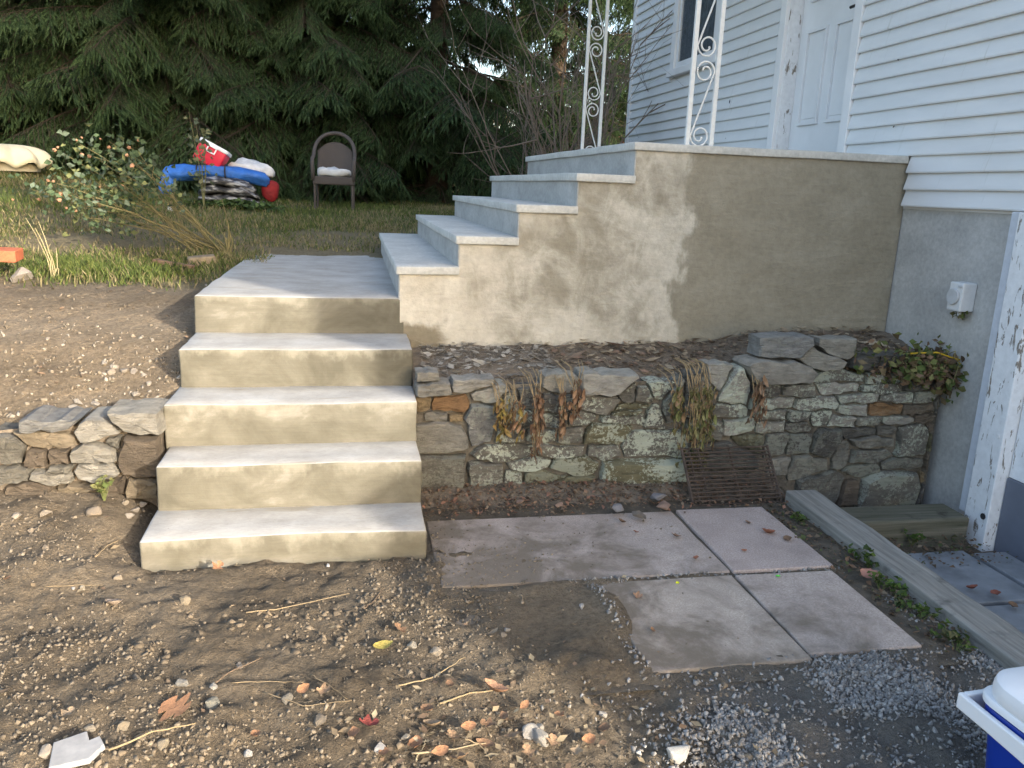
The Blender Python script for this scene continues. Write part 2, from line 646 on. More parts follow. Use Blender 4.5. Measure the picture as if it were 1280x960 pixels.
def wobble_box(name, x0, x1, y0, y1, z0, z1, mats, parent, cell=.09, amp=.003, bevel=.008, topmat=0, sidemat=1, seed=0):
    """a cast block: subdivided, slightly uneven, with worn edges; top and sides finished differently"""
    bm = bmesh.new()
    bmesh.ops.create_cube(bm, size=1)
    for v in bm.verts:
        v.co = Vector((x0 + (v.co.x + .5) * (x1 - x0), y0 + (v.co.y + .5) * (y1 - y0), z0 + (v.co.z + .5) * (z1 - z0)))
    bmesh.ops.bevel(bm, geom=list(bm.edges), offset=bevel, segments=2, affect='EDGES', profile=.5)
    for ax, a, b in ((0, x0, x1), (1, y0, y1), (2, z0, z1)):
        n = max(1, int((b - a) / cell))
        for k in range(1, n):
            co = Vector((0, 0, 0)); co[ax] = a + (b - a) * k / n
            no = Vector((0, 0, 0)); no[ax] = 1
            bmesh.ops.bisect_plane(bm, geom=list(bm.verts) + list(bm.edges) + list(bm.faces), plane_co=co, plane_no=no)
    bm.verts.ensure_lookup_table()
    co = np.array([v.co[:] for v in bm.verts])
    dx = fbm(co[:, 1] + co[:, 2], co[:, 2] * 1.3, 5, 3, seed) * amp * 2
    dy = fbm(co[:, 0], co[:, 2] * 2, 4, 3, seed + 3) * amp * 2
    dz = fbm(co[:, 0], co[:, 1] * 2, 4, 3, seed + 6) * amp * 2
    for v, a, b, c in zip(bm.verts, dx, dy, dz):
        v.co += Vector((a, b, c))
    bm.normal_update()
    for f in bm.faces:
        f.material_index = topmat if f.normal.z > .75 else sidemat
        f.smooth = True
    lay = bm.verts.layers.float_color.new('Col')
    for v in bm.verts:
        d = max(0., min(1., (z1 - v.co.z) / .2))
        v[lay] = (d, 0, 0, 1)
    me = bpy.data.meshes.new(name)
    bm.to_mesh(me); bm.free()
    o = link(name, me, mats, parent)
    me.set_sharp_from_angle(angle=R(50))
    return o


# ------------------------------------------------------------------ lower flight and landing
def build_stairs():
    t = thing('concrete_stairs', 'new cast concrete stairs with pale tops and tan risers climbing to a landing', 'stairs', (0, 0, 0))
    for k in range(4):
        y1 = YS[k + 1] + .03
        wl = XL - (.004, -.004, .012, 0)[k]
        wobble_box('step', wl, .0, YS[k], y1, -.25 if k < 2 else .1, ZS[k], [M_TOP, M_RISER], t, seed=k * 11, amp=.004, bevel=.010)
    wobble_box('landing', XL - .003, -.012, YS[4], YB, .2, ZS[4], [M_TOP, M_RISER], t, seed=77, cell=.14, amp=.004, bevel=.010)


build_stairs()


# ------------------------------------------------------------------ porch: plaster body, upper treads, slab
def build_porch():
    t = thing('porch', 'raised porch with blotchy tan plaster side and five grey slab treads rising to the door', 'porch', (0, 0, 0))
    th = .042
    ins = .022
    # stepped body
    prof = [(AS[0] + ins, .55)]
    for k in range(5):
        prof += [(AS[k] + ins, US[k] - th)]
        nx = AS[k + 1] + ins if k < 4 else XH + .022
        prof += [(nx, US[k] - th)]
    prof += [(XH + .022, .55)]
    P = []
    for q in prof:
        if not P or (abs(P[-1][0] - q[0]) + abs(P[-1][1] - q[1])) > 1e-4:
            P.append(q)
    bm = bmesh.new()
    fr = [bm.verts.new((x, YP, z)) for x, z in P]
    f = bm.faces.new(fr)
    bmesh.ops.recalc_face_normals(bm, faces=[f])
    r = bmesh.ops.extrude_face_region(bm, geom=[f])
    for v in r['geom']:
        if isinstance(v, bmesh.types.BMVert):
            v.co.y = YQ - .03
    bmesh.ops.recalc_face_normals(bm, faces=bm.faces)
    bmesh.ops.triangulate(bm, faces=bm.faces)
    me = bpy.data.meshes.new('plaster_wall')
    bm.to_mesh(me); bm.free()
    o = link('plaster_wall', me, M_PLASTER, t)
    o['label'] = 'tan plaster side wall with pale drying blotches'
    zb = [ZS[4]] + US[:4]
    for k in range(5):
        m = MB(); m.box(AS[k] + ins - .006, AS[k] + ins + .01, YP + .004, YQ - .035, zb[k] - .03, US[k] - th - .001)
        m.build('riser', M_GREYRISER, t)
    for k in range(5):
        x1 = AS[k + 1] + ins - .002 if k < 4 else XH + .002
        # each tread sticks out a little past the plaster face
        wobble_box('tread' if k < 4 else 'porch_slab', AS[k], x1, YP - .022, YQ, US[k] - th, US[k], [M_SLAB, M_SLAB], t, cell=.2, amp=.002, bevel=.004, seed=k * 5 + 100)


build_porch()

# ------------------------------------------------------------------ house
def siding_mat():
    g = G('vinyl_siding', .45)
    p = g.pos()
    n = g.noise(g.mp(p, (1, .6, 3)), 3, 6, .6)
    c = g.ramp(n, (.3, (.63, .65, .67)), (.7, (.72, .74, .76)))
    s = g.noise(g.mp(p, (1, 9, .9)), 2.2, 5, .65)
    c = g.mix(g.band(s, .60, .78), c, (.50, .51, .50))
    g.color(c)
    g.bump(g.noise(g.mp(p, (1, 3, 40)), 4, 3), .12, .003)
    return g.m


def peel_mat(name, base=(.74, .76, .79), under=(.24, .21, .18), amt=.585, sc=(9, 9, 2.2)):
    g = G(name, .55)
    p = g.pos()
    n = g.noise(g.mp(p, sc), 3.0, 7, .68, .6)
    n2 = g.noise(p, 30, 4)
    c = g.mix(g.band(n, amt, amt + .02), base, under)
    c = g.mix(1, c, g.ramp(n2, (.3, .9), (.7, 1.05)), 'MULTIPLY')
    g.color(c)
    g.bump(g.math('SUBTRACT', 1., g.band(n, amt, amt + .02)), .6, .003)
    return g.m


M_SIDING = siding_mat()
M_TRIM = simple('white_trim', (.74, .75, .77), .45, .06, 5, .15, 30)
M_PEEL = peel_mat('peeling_white_paint')
M_PEEL2 = peel_mat('peeling_blue_white_paint', (.55, .59, .66), (.3, .28, .25), .66)
M_DOORW = simple('door_white', (.70, .72, .75), .4, .05, 4)
M_DARK = simple('dark_metal', (.03, .03, .032), .5, .2, 20)
g = G('window_glass', .05)
g.color((.8, .85, .9))
g.b.inputs['Transmission Weight'].default_value = 1
g.b.inputs['IOR'].default_value = 1.1
M_GLASS = g.m
M_CURT = simple('curtain', (.15, .16, .17), .9, .3, 20)
M_BLUE = simple('slate_blue_paint', (.13, .145, .185), .7, .12, 4, .4, 40)
M_ROOF = simple('roof_shingle', (.06, .06, .065), .9, .3, 20)


def build_house():
    t = thing('house', 'white vinyl-sided house with panelled door, window and bare concrete foundation', 'house', (0, 0, 0))
    YE, YN = 6.40, -3.6                        # far corner, near corner
    ex = .0925
    z0 = 1.559
    b0, b1 = 1.93, 2.985                       # outer edges of door casing
    wy0, wy1, wz0 = 4.05, 5.16, 2.70           # window casing
    WT = 4.05
    # structural wall behind boards, with the door hole
    m = MB()
    xb = XH + .024
    m.box(xb, xb + 3.0, YN, b0 + .06, z0 - .02, 6.6)
    m.box(xb, xb + 3.0, b1 - .06, YE, z0 - .02, 6.6)
    m.box(xb + .25, xb + 3.0, b0 + .06, b1 - .06, z0 - .02, 6.6)
    m.box(xb, xb + .25, b0 + .06, b1 - .06, 3.95, 6.6)
    m.build('wall', M_SIDING, t)
    m = MB()
    m.add([(xb - .35, YN - .3, 6.55), (xb + 3.4, YN - .3, 6.55), (xb + 1.5, YN - .3, 9.2), (xb - .35, YE + .3, 6.55), (xb + 3.4, YE + .3, 6.55), (xb + 1.5, YE + .3, 9.2)],
          [(0, 1, 2), (5, 4, 3), (0, 2, 5, 3), (2, 1, 4, 5), (1, 0, 3, 4)])
    m.build('roof', M_ROOF, t)
    # porch roof carried by the scroll posts
    m = MB(); m.box(1.1, XH + .02, 1.15, 4.4, 4.22, 4.36)
    m.build('porch_roof', M_TRIM, t)
    # foundation
    m = MB(); m.box(XH + .03, XH + .4, .43, YP + .2, -.4, z0 - .002)
    m.build('foundation_wall', M_FOUND, t)
    m = MB(); m.box(XH + .028, XH + .4, YP + .2, YE, .0, z0 - .025)
    m.build('foundation_wall', M_FOUND, t)
    # siding boards, each its own piece
    rg = random.Random(4)
    shared = {}

    def board(y0, y1, z):
        L = y1 - y0
        key = round(L, 3)
        if key not in shared:
            mm = MB()
            pr = [(.022, -.004), (-.009, -.004), (-.011, .004), (.012, ex + .004), (.022, ex + .004)]
            n = max(2, int(L / .25))
            v = []
            for j in range(n + 1):
                yy = L * j / n
                wv = .0012 * math.sin(yy * 3.1 + L) + .0008 * math.sin(yy * 7.3)
                for (dx, dz) in pr:
                    v.append((dx + wv, yy, dz + wv * 1.0))
            f = []
            k = len(pr)
            for j in range(n):
                for i in range(k - 1):
                    f.append((j * k + i, j * k + i + 1, (j + 1) * k + i + 1, (j + 1) * k + i))
            f.append(tuple(range(k))[::-1]); f.append(tuple(n * k + i for i in range(k)))
            mm.add(v, f)
            shared[key] = mm.mesh('siding_board')
            shared[key].materials.append(M_SIDING)
        o = link('siding_board', shared[key], None, t)
        o.location = (XH + rg.uniform(-.0008, .0008), y0, z + rg.uniform(-.0015, .0015))

    z = z0
    k = 0
    while z < WT + .6:
        if z < US[4] - .06:
            board(.30, YP - .024, z)
        else:
            board(-.6, b0 - .003, z)
            if z + ex < wz0 or z > 4.3:
                board(b1 + .003, YE - .05, z)
            else:
                board(b1 + .003, wy0 - .003, z); board(wy1 + .003, YE - .05, z)
        z += ex; k += 1
    # corner boards
    m = MB(); m.box(XH - .014, XH + .03, YE - .05, YE + .04, 1.5, 6.5); m.build('corner_board', M_TRIM, t, .004)
    m = MB(); m.box(XH - .010, XH + .03, .27, .3, z0 - .006, US[4] + .02); m.build('siding_trim', M_TRIM, t, .003)
    # door
    m = MB()
    m.box(XH - .016, XH + .030, b0, b0 + .085, US[4] + .002, 4.0)
    m.build('door_casing', M_TRIM, t, .004)
    m = MB(); m.box(XH - .016, XH + .030, b1 - .085, b1, US[4] + .002, 4.0); m.build('door_casing', M_TRIM, t, .004)
    m = MB(); m.box(XH - .016, XH + .030, b0 + .086, b1 - .086, 3.9, 4.0); m.build('door_casing', M_TRIM, t, .004)
    m = MB(); m.box(XH + .012, XH + .19, b1 - .094, b1 - .062, US[4] + .002, 3.95); m.build('door_jamb', M_PEEL, t, .003)
    m = MB(); m.box(XH + .012, XH + .19, b0 + .062, b0 + .094, US[4] + .002, 3.95); m.build('door_jamb', M_PEEL, t, .003)
    m = MB(); m.box(XH + .004, XH + .24, b0 + .095, b1 - .095, US[4] - .01, US[4] + .018); m.build('threshold', M_DARK, t, .003)
    dx = XH + .115
    d0, d1 = b0 + .096, b1 - .096
    mm = MB(); mm.box(dx, dx + .045, d0, d1, US[4] + .03, 3.89)
    d = mm.build('door', M_DOORW, t, .003)
    wd = d1 - d0
    for (u0, u1) in ((.13, .44), (.56, .87)):
        for (za, zb) in ((.23, .89), (1.08, 1.62), (1.72, 1.95)):
            pm = MB()
            ya, yb = d0 + wd * u0, d0 + wd * u1
            A, B = US[4] + .03 + za, US[4] + .03 + zb
            # moulding frame and raised field
            bw = .022
            for (p, q, r_, s_) in ((ya, yb, A, A + bw), (ya, yb, B - bw, B), (ya, ya + bw, A + bw, B - bw), (yb - bw, yb, A + bw, B - bw)):
                pm.box(dx - .018, dx + .002, p, q, r_, s_)
            pm.box(dx - .006, dx + .002, ya + .045, yb - .045, A + .045, B - .045)
            pm.build('door_panel', M_DOORW, d, .003)
    pm = MB()
    pm.tube([(dx - .0, d0 + .07, US[4] + .97), (dx - .05, d0 + .07, US[4] + .97), (dx - .055, d0 + .16, US[4] + .965)], .010, 8)
    pm.build('door_handle', M_DARK, d)
    # window
    m = MB()
    fw = .10
    m.box(XH - .022, XH + .03, wy0, wy0 + fw, wz0 + .07, 4.28)
    m.box(XH - .022, XH + .03, wy1 - fw, wy1, wz0 + .07, 4.28)
    m.box(XH - .022, XH + .03, wy0 + fw, wy1 - fw, 4.18, 4.28)
    wn = m.build('window', M_TRIM, t, .003)
    m = MB(); m.box(XH - .045, XH + .03, wy0 - .03, wy1 + .03, wz0, wz0 + .067); m.build('window_sill', M_TRIM, wn, .006)
    m = MB()
    s0, s1, zz0, zz1 = wy0 + fw + .002, wy1 - fw - .002, wz0 + .07, 4.178
    m.box(XH + .0, XH + .026, s0, s0 + .05, zz0, zz1); m.box(XH + .0, XH + .026, s1 - .05, s1, zz0, zz1)
    m.box(XH + .0, XH + .026, s0 + .05, s1 - .05, zz0, zz0 + .06); m.box(XH + .002, XH + .026, s0 + .05, s1 - .05, zz0 + .62, zz0 + .665)
    m.build('sash', M_TRIM, wn, .003)
    for (A, B) in ((zz0 + .061, zz0 + .619), (zz0 + .666, zz1 - .01)):
        m = MB(); m.box(XH + .014, XH + .018, s0 + .051, s1 - .051, A, B); m.build('pane', M_GLASS, wn)
    m = MB(); m.grid(90, 2, lambda u, v: (XH + .0205 + .0017 * math.sin(u * 110), s0 + .052 + u * (s1 - s0 - .104), zz0 + .062 + v * 1.25)); m.build('curtain', M_CURT, wn)
    # basement door frame with peeling paint
    m = MB(); m.box(XH - .028, XH + .04, .365, .428, .02, z0 - .008); m.build('frame_board', M_PEEL2, t, .004)
    m = MB(); m.box(XH - .050, XH + .04, .205, .360, -.155, z0 - .008); f = m.build('frame_board', M_PEEL, t, .005)
    for zz in (.48, .06):
        m = MB(); m.tube([(XH - .051, .235, zz), (XH - .055, .235, zz)], .012 if zz > .3 else .016, 10); m.build('bolt_head', M_DARK if zz < .3 else M_TRIM, f)
    m = MB(); m.box(XH + .02, XH + .06, -.75, .2, .28, z0 - .008); m.build('basement_door', M_PEEL, t, .003)
    m = MB(); m.box(XH + .012, XH + .06, -.75, .2, -.3, .278); m.build('kick_board', M_BLUE, t, .003)
    m = MB(); m.box(XH + .024, XH + .3, YN, -.752, -.3, z0 - .021); m.build('foundation_wall', M_FOUND, t)
    # old fixing marks on the wall
    for (px, py, h) in ((912, 127, .05), (907, 174, .04), (1123, 74, .02), (1117, 158, .02)):
        p = at(px, py, X=XH - .004)
        hm = hull(int(px), 9, (1, 1, 1)); hm.materials.append(M_DARK)
        ho = link('torn_hole', hm, None, t); ho.location = p; ho.scale = (.006, .007, h * .42)


build_house()


def build_shade_blocker():  # unseen low block, added and shaped to shade the slabs and lowest steps
    t = thing('shade_blocker', 'unseen low added shade-casting shed beyond the house corner', 'blocker', (0, 0, 0))
    m = MB()
    pr = [(-3.62, -.3), (-3.62, 2.06), (-4.28, 2.06), (-4.62, 1.86), (-4.62, -.3)]
    v = [(XH + .02, y, z) for y, z in pr] + [(XH + 2.2, y, z) for y, z in pr]
    m.add(v, [(0, 1, 2, 3, 4), (9, 8, 7, 6, 5)] + [(i, (i + 5), ((i + 1) % 5) + 5, (i + 1) % 5) for i in range(5)])
    m.build('blocker_body', M_SIDING, t)
    m = MB(); m.box(XH - .02, XH + 2.25, -4.3, -3.615, 2.062, 2.09); m.build('blocker_top', M_ROOF, t)


build_shade_blocker()


def build_outlet():
    c = at(1211, 371, X=XH + .03)
    t = thing('outlet_box', 'pale grey weatherproof outlet box fixed on the bare foundation wall', 'outlet box', (XH + .03, c.y, c.z))
    g = simple('grey_plastic', (.48, .50, .52), .5, .1, 20)
    g2 = simple('pale_plastic', (.62, .64, .66), .45, .1, 20)
    m = MB(); m.box(-.085, 0, -.05, .05, -.075, .075); m.build('box', g2, t, .008)
    m = MB(); m.tube([(-.085, .005, .0), (-.098, .005, 0)], .042, 20); m.build('round_cover', g, t, .003)
    m = MB(); m.box(-.092, -.0855, -.045, -.02, .05, .062); m.build('hinge', g, t, .002)
    m = MB(); m.tube([(-.04, 0, -.076), (-.04, 0, -.1)], .01, 8); m.build('cable_gland', g, t)


build_outlet()


# ------------------------------------------------------------------ scroll posts
def scroll_post(px0, px1, py, Y, label, mirror):
    a = at(px0, py, Y=Y); b = at(px1, py, Y=Y)
    wdt = (b - a).length
    cx = (a.x + b.x) / 2
    t = thing('scroll_post', label, 'post', (cx, Y, US[4]), group='white iron scroll posts on the porch')
    mw = M_IRON
    H = 4.22 - US[4] - .001
    hw = wdt / 2
    rad = .012
    for s in (-1, 1):
        m = MB(); m.box(s * hw - rad, s * hw + rad, -rad, rad, .001, H); m.build('rail', mw, t, .002)
    n = 5
    uh = H / n
    r0 = hw - rad - .004
    for k in range(n):
        zc = uh * (k + .5) - .01
        zb, zt = zc - uh * .5 + r0 + .012, zc + uh * .5 - r0 - .012
        pts = []
        N = 26
        for i in range(N + 1):
            u = i / N
            th = -2 * math.pi * 1.45 * (1 - u)
            r = .010 + (r0 - .010) * u ** .55
            pts.append((r * math.cos(th), 0, zb + r * math.sin(th) * 1.05))
        for i in range(N + 1):
            u = 1 - i / N
            th = math.pi - (-2 * math.pi * 1.45 * (1 - u)) * -1
            r = .010 + (r0 - .010) * u ** .55
            pts.append((r * math.cos(th), 0, zt + r * math.sin(th) * 1.05))
        if mirror:
            pts = [(-x, y, z) for x, y, z in pts]
        m = MB(); m.tube(pts, .0055, 6); m.smooth = True
        m.build('scroll', mw, t)


M_IRON = simple('white_iron', (.70, .71, .70), .4, .08, 30, .15, 80)
M_IRON = peel_mat('chipped_white_iron', (.72, .73, .72), (.22, .10, .045), .715, (14, 14, 5))
scroll_post(860.8, 891, 150, 1.45, 'white iron scroll post at the front edge of the porch slab', True)
scroll_post(728.5, 749.5, 170, 3.95, 'white iron scroll post at the back corner of the porch slab', False)


# ------------------------------------------------------------------ rubble walls
def stone_mat():
    g = G('wall_stone', .85)
    oi = g.n('ShaderNodeObjectInfo')
    p = g.pos()
    v = g.ramp(g.noise(g.mp(p, (1, 1, 2.2)), 14, 6, .65, .4), (.25, .5), (.5, .95), (.75, 1.35))
    c = g.mix(1, oi.outputs['Color'], v, 'MULTIPLY')
    # crusty lichen in ragged patches, only on stones that carry it
    q = g.xyz(p)
    l1 = g.noise(g.mp(p, (1, 1, 1.4)), 5.5, 3, .6)
    l2 = g.noise(p, 55, 5, .75)
    s = g.math('ADD', g.math('MULTIPLY', l1, .9), g.math('MULTIPLY', l2, 1.1))
    msk = g.band(s, .99, 1.06)
    msk = g.math('MULTIPLY', msk, oi.outputs['Alpha'])
    msk = g.math('MULTIPLY', msk, .9)
    lich = g.mix(g.noise(p, 9, 3), (.40, .45, .35), (.62, .65, .555))
    c = g.mix(msk, c, lich)
    g.color(c)
    lay = g.noise(g.mp(p, (1, 1, 5)), 16, 8, .72, .5)
    g.bump(g.math('ADD', lay, g.math('MULTIPLY', g.noise(p, 110, 4, .7), .4)), 1., .022)
    return g.m


M_STONE = stone_mat()
M_MORTAR = simple('mortar', (.14, .126, .104), .95, .35, 12, .9, 50, .02)
M_SOILDARK = simple('bed_soil', (.17, .14, .108), .95, .4, 10, .9, 40, .02)


def cells(seeds, gap=.006):
    """convex masonry cells from (x, z, w, h, tilt) boxes: each box clipped against its neighbours"""
    out = []
    for i, (x, z, w_, h_, a) in enumerate(seeds):
        ca, sa = math.cos(a), math.sin(a)
        W, H = w_ * .68, h_ * .72
        poly = [(x + ca * u * W - sa * v * H, z + sa * u * W + ca * v * H) for u, v in ((-1, -1), (1, -1), (1, 1), (-1, 1))]
        for j, (x2, z2, w2, h2, a2) in enumerate(seeds):
            if i == j or abs(x2 - x) > (w_ + w2) or abs(z2 - z) > (h_ + h2):
                continue
            sx, sz = (x2 - x) / (w_ + w2), (z2 - z) / (h_ + h2)
            n = Vector((math.copysign(abs(sx) ** 1.8, sx) / (w_ + w2), math.copysign(abs(sz) ** 1.8, sz) / (h_ + h2)))
            if n.length < 1e-9:
                continue
            n.normalize()
            fr = (abs(n.x) * w_ + abs(n.y) * h_) / (abs(n.x) * (w_ + w2) + abs(n.y) * (h_ + h2))
            d = n.x * (x + (x2 - x) * fr) + n.y * (z + (z2 - z) * fr) - gap
            new = []
            for k in range(len(poly)):
                p, q = poly[k], poly[(k + 1) % len(poly)]
                dp, dq = n.x * p[0] + n.y * p[1] - d, n.x * q[0] + n.y * q[1] - d
                if dp <= 0:
                    new.append(p)
                if dp * dq < 0:
                    s_ = dp / (dp - dq)
                    new.append((p[0] + (q[0] - p[0]) * s_, p[1] + (q[1] - p[1]) * s_))
            poly = new
            if len(poly) < 3:
                break
        out.append(poly)
    return out


def stone_mesh(poly, proud, depth, seed, rough=.004):
    """a split stone standing proud of the wall face; y=0 is the face, -y is outwards"""
    rg = random.Random(seed)
    # resample the outline
    P = [Vector(p) for p in poly]
    per = sum((P[k] - P[k - 1]).length for k in range(len(P)))
    n = 16
    step = per / n
    pts = []; k = 0; acc = 0.
    segs = [(P[i], P[(i + 1) % len(P)]) for i in range(len(P))]
    for (a, b) in segs:
        L = (b - a).length
        m = max(1, int(round(L / step)))
        for i in range(m):
            pts.append(a.lerp(b, i / m))
    c = sum(pts, Vector((0, 0))) / len(pts)
    n = len(pts)
    ext = max((q - c).length for q in pts)
    pts = [q + (c - q) * rg.uniform(0, .035) + Vector((rg.uniform(-1, 1), rg.uniform(-1, 1))) * min(.011, ext * .085) for q in pts]
    # round the corners a little
    pts = [pts[i] * .86 + (pts[i - 1] + pts[(i + 1) % n]) * .07 for i in range(n)]
    tx, tz = rg.uniform(-.12, .12), rg.uniform(-.2, .1)
    V = []; F = []
    rings = [(1.0, depth, 0), (1.0, .012, 0), (.98, -proud * .62, .3), (.92, -proud * .95, 1), (.55, -proud, 1)]
    for (s_, y, j) in rings:
        for q in pts:
            d = (q - c) * s_
            yy = y
            if j:
                yy += (d.x * tx + d.y * tz) * j + rg.uniform(-1, 1) * rough * j
            V.append((c.x + d.x, yy, c.y + d.y))
    for r_ in range(len(rings) - 1):
        for i in range(n):
            F.append((r_ * n + i, r_ * n + (i + 1) % n, (r_ + 1) * n + (i + 1) % n, (r_ + 1) * n + i))
    V.append((c.x, -proud + rg.uniform(-1, 1) * rough, c.y))
    b = (len(rings) - 1) * n
    for i in range(n):
        F.append((b + i, b + (i + 1) % n, len(V) - 1))
    me = bpy.data.meshes.new('stone')
    me.from_pydata([(x - c.x, y, z - c.y) for x, y, z in V], [], F)
    bm = bmesh.new(); bm.from_mesh(me)
    bmesh.ops.recalc_face_normals(bm, faces=bm.faces)
    # make sure the outside points to -y
    bm.faces.ensure_lookup_table()
    if bm.faces[-1].normal.y > 0:
        bmesh.ops.reverse_faces(bm, faces=bm.faces)
    bm.to_mesh(me); bm.free()
    me.polygons.foreach_set('use_smooth', [True] * len(me.polygons))
    me.set_sharp_from_angle(angle=R(20))
    me.materials.append(M_STONE)
    return me, c


GREY = (.185, .175, .15); DARKS = (.12, .112, .10); LIGHT = (.29, .275, .24); OLIVE = (.15, .138, .085); TANS = (.25, .19, .115); ORNG = (.27, .16, .08); SLATE = (.22, .22, .215); PALE = (.32, .305, .27); BRN = (.155, .125, .095)

# rubble wall under the porch: centre, size in the photo, tilt, colour, lichen, how far proud
RUB = []


def rub(ox, oy, sc, rows):
    for r_ in rows:
        zx, zy, w_, h_ = r_[:4]
        col = r_[4] if len(r_) > 4 else GREY
        lich = r_[5] if len(r_) > 5 else .6
        tilt = r_[6] if len(r_) > 6 else 0
        pr = r_[7] if len(r_) > 7 else 0
        RUB.append((ox + zx / sc, oy + zy / sc, w_ / sc, h_ / sc, col, lich, tilt, pr))


rub(500, 430, 4.267, [
    (120, 180, 110, 40, PALE, 0), (170, 240, 190, 76, PALE, 0, 0, .015), (365, 225, 165, 52, PALE, 0), (125, 310, 80, 60, TANS, 0), (260, 320, 180, 84, ORNG, 0),
    (205, 380, 90, 44, LIGHT, 0), (290, 388, 60, 40, TANS, 0), (225, 505, 245, 130, LIGHT, .1, 0, .02), (470, 270, 130, 76, LIGHT, .2), (440, 420, 130, 200, SLATE, .3, -.25),
    (235, 690, 260, 190, GREY, .2, -.3, .02), (445, 700, 190, 170, GREY, .5), (540, 585, 260, 80, GREY, 1), (580, 330, 100, 100, GREY, .4), (690, 295, 110, 80, DARKS, .2),
    (840, 320, 170, 86, DARKS, .5), (660, 400, 140, 80, GREY, 1), (810, 410, 130, 80, DARKS, .7), (590, 470, 150, 76, GREY, .8), (750, 480, 160, 70, GREY, 1),
    (900, 490, 120, 76, GREY, .6), (1080, 215, 230, 84, PALE, .1, .05, .05), (870, 215, 150, 76, LIGHT, .1), (1070, 320, 220, 80, GREY, 1), (1230, 270, 110, 90, GREY, .7),
    (1215, 355, 130, 70, OLIVE, .8), (1110, 475, 200, 110, OLIVE, .9), (960, 390, 110, 70, GREY, 1), (1090, 570, 160, 66, GREY, .7), (690, 635, 230, 66, GREY, 1),
    (910, 640, 230, 76, OLIVE, .6), (860, 565, 210, 66, GREY, 1), (740, 710, 190, 84, OLIVE, .3), (905, 755, 220, 64, OLIVE, .1), (950, 802, 230, 42, GREY, 0), (610, 725, 110, 96, GREY, .9)])
rub(760, 420, 4.267, [
    (165, 750, 330, 200, OLIVE, 1, 0, .05), (160, 312, 140, 60, GREY, .8), (280, 288, 120, 60, GREY, 1), (100, 385, 180, 56, OLIVE, .7), (130, 440, 220, 50, GREY, 1),
    (230, 440, 110, 100, DARKS, .9), (250, 575, 340, 130, GREY, 1), (345, 350, 90, 170, GREY, .5), (590, 220, 90, 90, PALE, .2), (470, 330, 150, 170, DARKS, .3),
    (665, 290, 110, 150, LIGHT, 1), (630, 400, 150, 80, GREY, 1), (690, 475, 170, 70, LIGHT, 1), (530, 490, 150, 130, GREY, .6), (930, 188, 300, 104, PALE, .05, .03, .07),
    (940, 68, 200, 80, SLATE, .1, 0, .03), (1120, 120, 200, 90, LIGHT, .1, 0, .01), (1220, 70, 140, 70, LIGHT, .1), (860, 295, 130, 60, DARKS, .5), (1010, 290, 190, 60, GREY, .7),
    (890, 355, 200, 60, LIGHT, 1), (1080, 365, 180, 60, LIGHT, 1), (870, 415, 130, 56, GREY, 1), (1020, 425, 110, 56, DARKS, .6), (860, 480, 150, 60, LIGHT, .9),
    (1000, 480, 120, 50, DARKS, .3), (760, 570, 140, 84, OLIVE, .2), (890, 580, 130, 120, GREY, .3), (1000, 580, 110, 100, DARKS, .3), (1160, 575, 120, 160, DARKS, .2, .7, .03),
    (1235, 650, 90, 120, GREY, .1, .3), (1050, 690, 260, 100, GREY, .2), (1170, 790, 220, 140, GREY, .2), (930, 680, 100, 80, LIGHT, .1), (1130, 430, 110, 80, GREY, 1), (620, 620, 300, 110, DARKS, .2)])
rub(1000, 400, 4.0, [
    (400, 228, 200, 70, DARKS, .1), (200, 285, 240, 46, GREY, .8), (430, 285, 230, 42, LIGHT, .9), (600, 290, 160, 90, DARKS, .1), (180, 335, 230, 44, LIGHT, 1),
    (390, 340, 190, 44, GREY, 1), (490, 388, 170, 42, LIGHT, 1), (610, 385, 110, 42, GREY, .5), (300, 390, 160, 46, LIGHT, 1), (420, 445, 190, 52, ORNG, .1),
    (580, 447, 180, 46, BRN, .1), (270, 450, 130, 56, PALE, .8), (750, 420, 150, 84, GREY, 0), (200, 500, 160, 50, LIGHT, 1), (330, 502, 140, 44, GREY, .5),
    (480, 500, 160, 42, LIGHT, .7), (665, 490, 190, 60, BRN, .1), (290, 560, 150, 46, DARKS, .1), (425, 552, 90, 56, GREY, 0), (700, 532, 170, 46, BRN, 0),
    (555, 590, 150, 160, GREY, .7, .15), (380, 610, 190, 60, GREY, .2), (340, 672, 210, 76, GREY, .2), (500, 715, 220, 60, GREY, .2), (300, 745, 190, 62, GREY, .3),
    (715, 605, 140, 80, OLIVE, 0), (690, 708, 140, 80, BRN, 0), (440, 835, 280, 170, GREY, .6, 0, .02), (660, 785, 130, 60, TANS, 0), (665, 860, 140, 110, DARKS, 0), (240, 850, 90, 90, BRN, 0)])


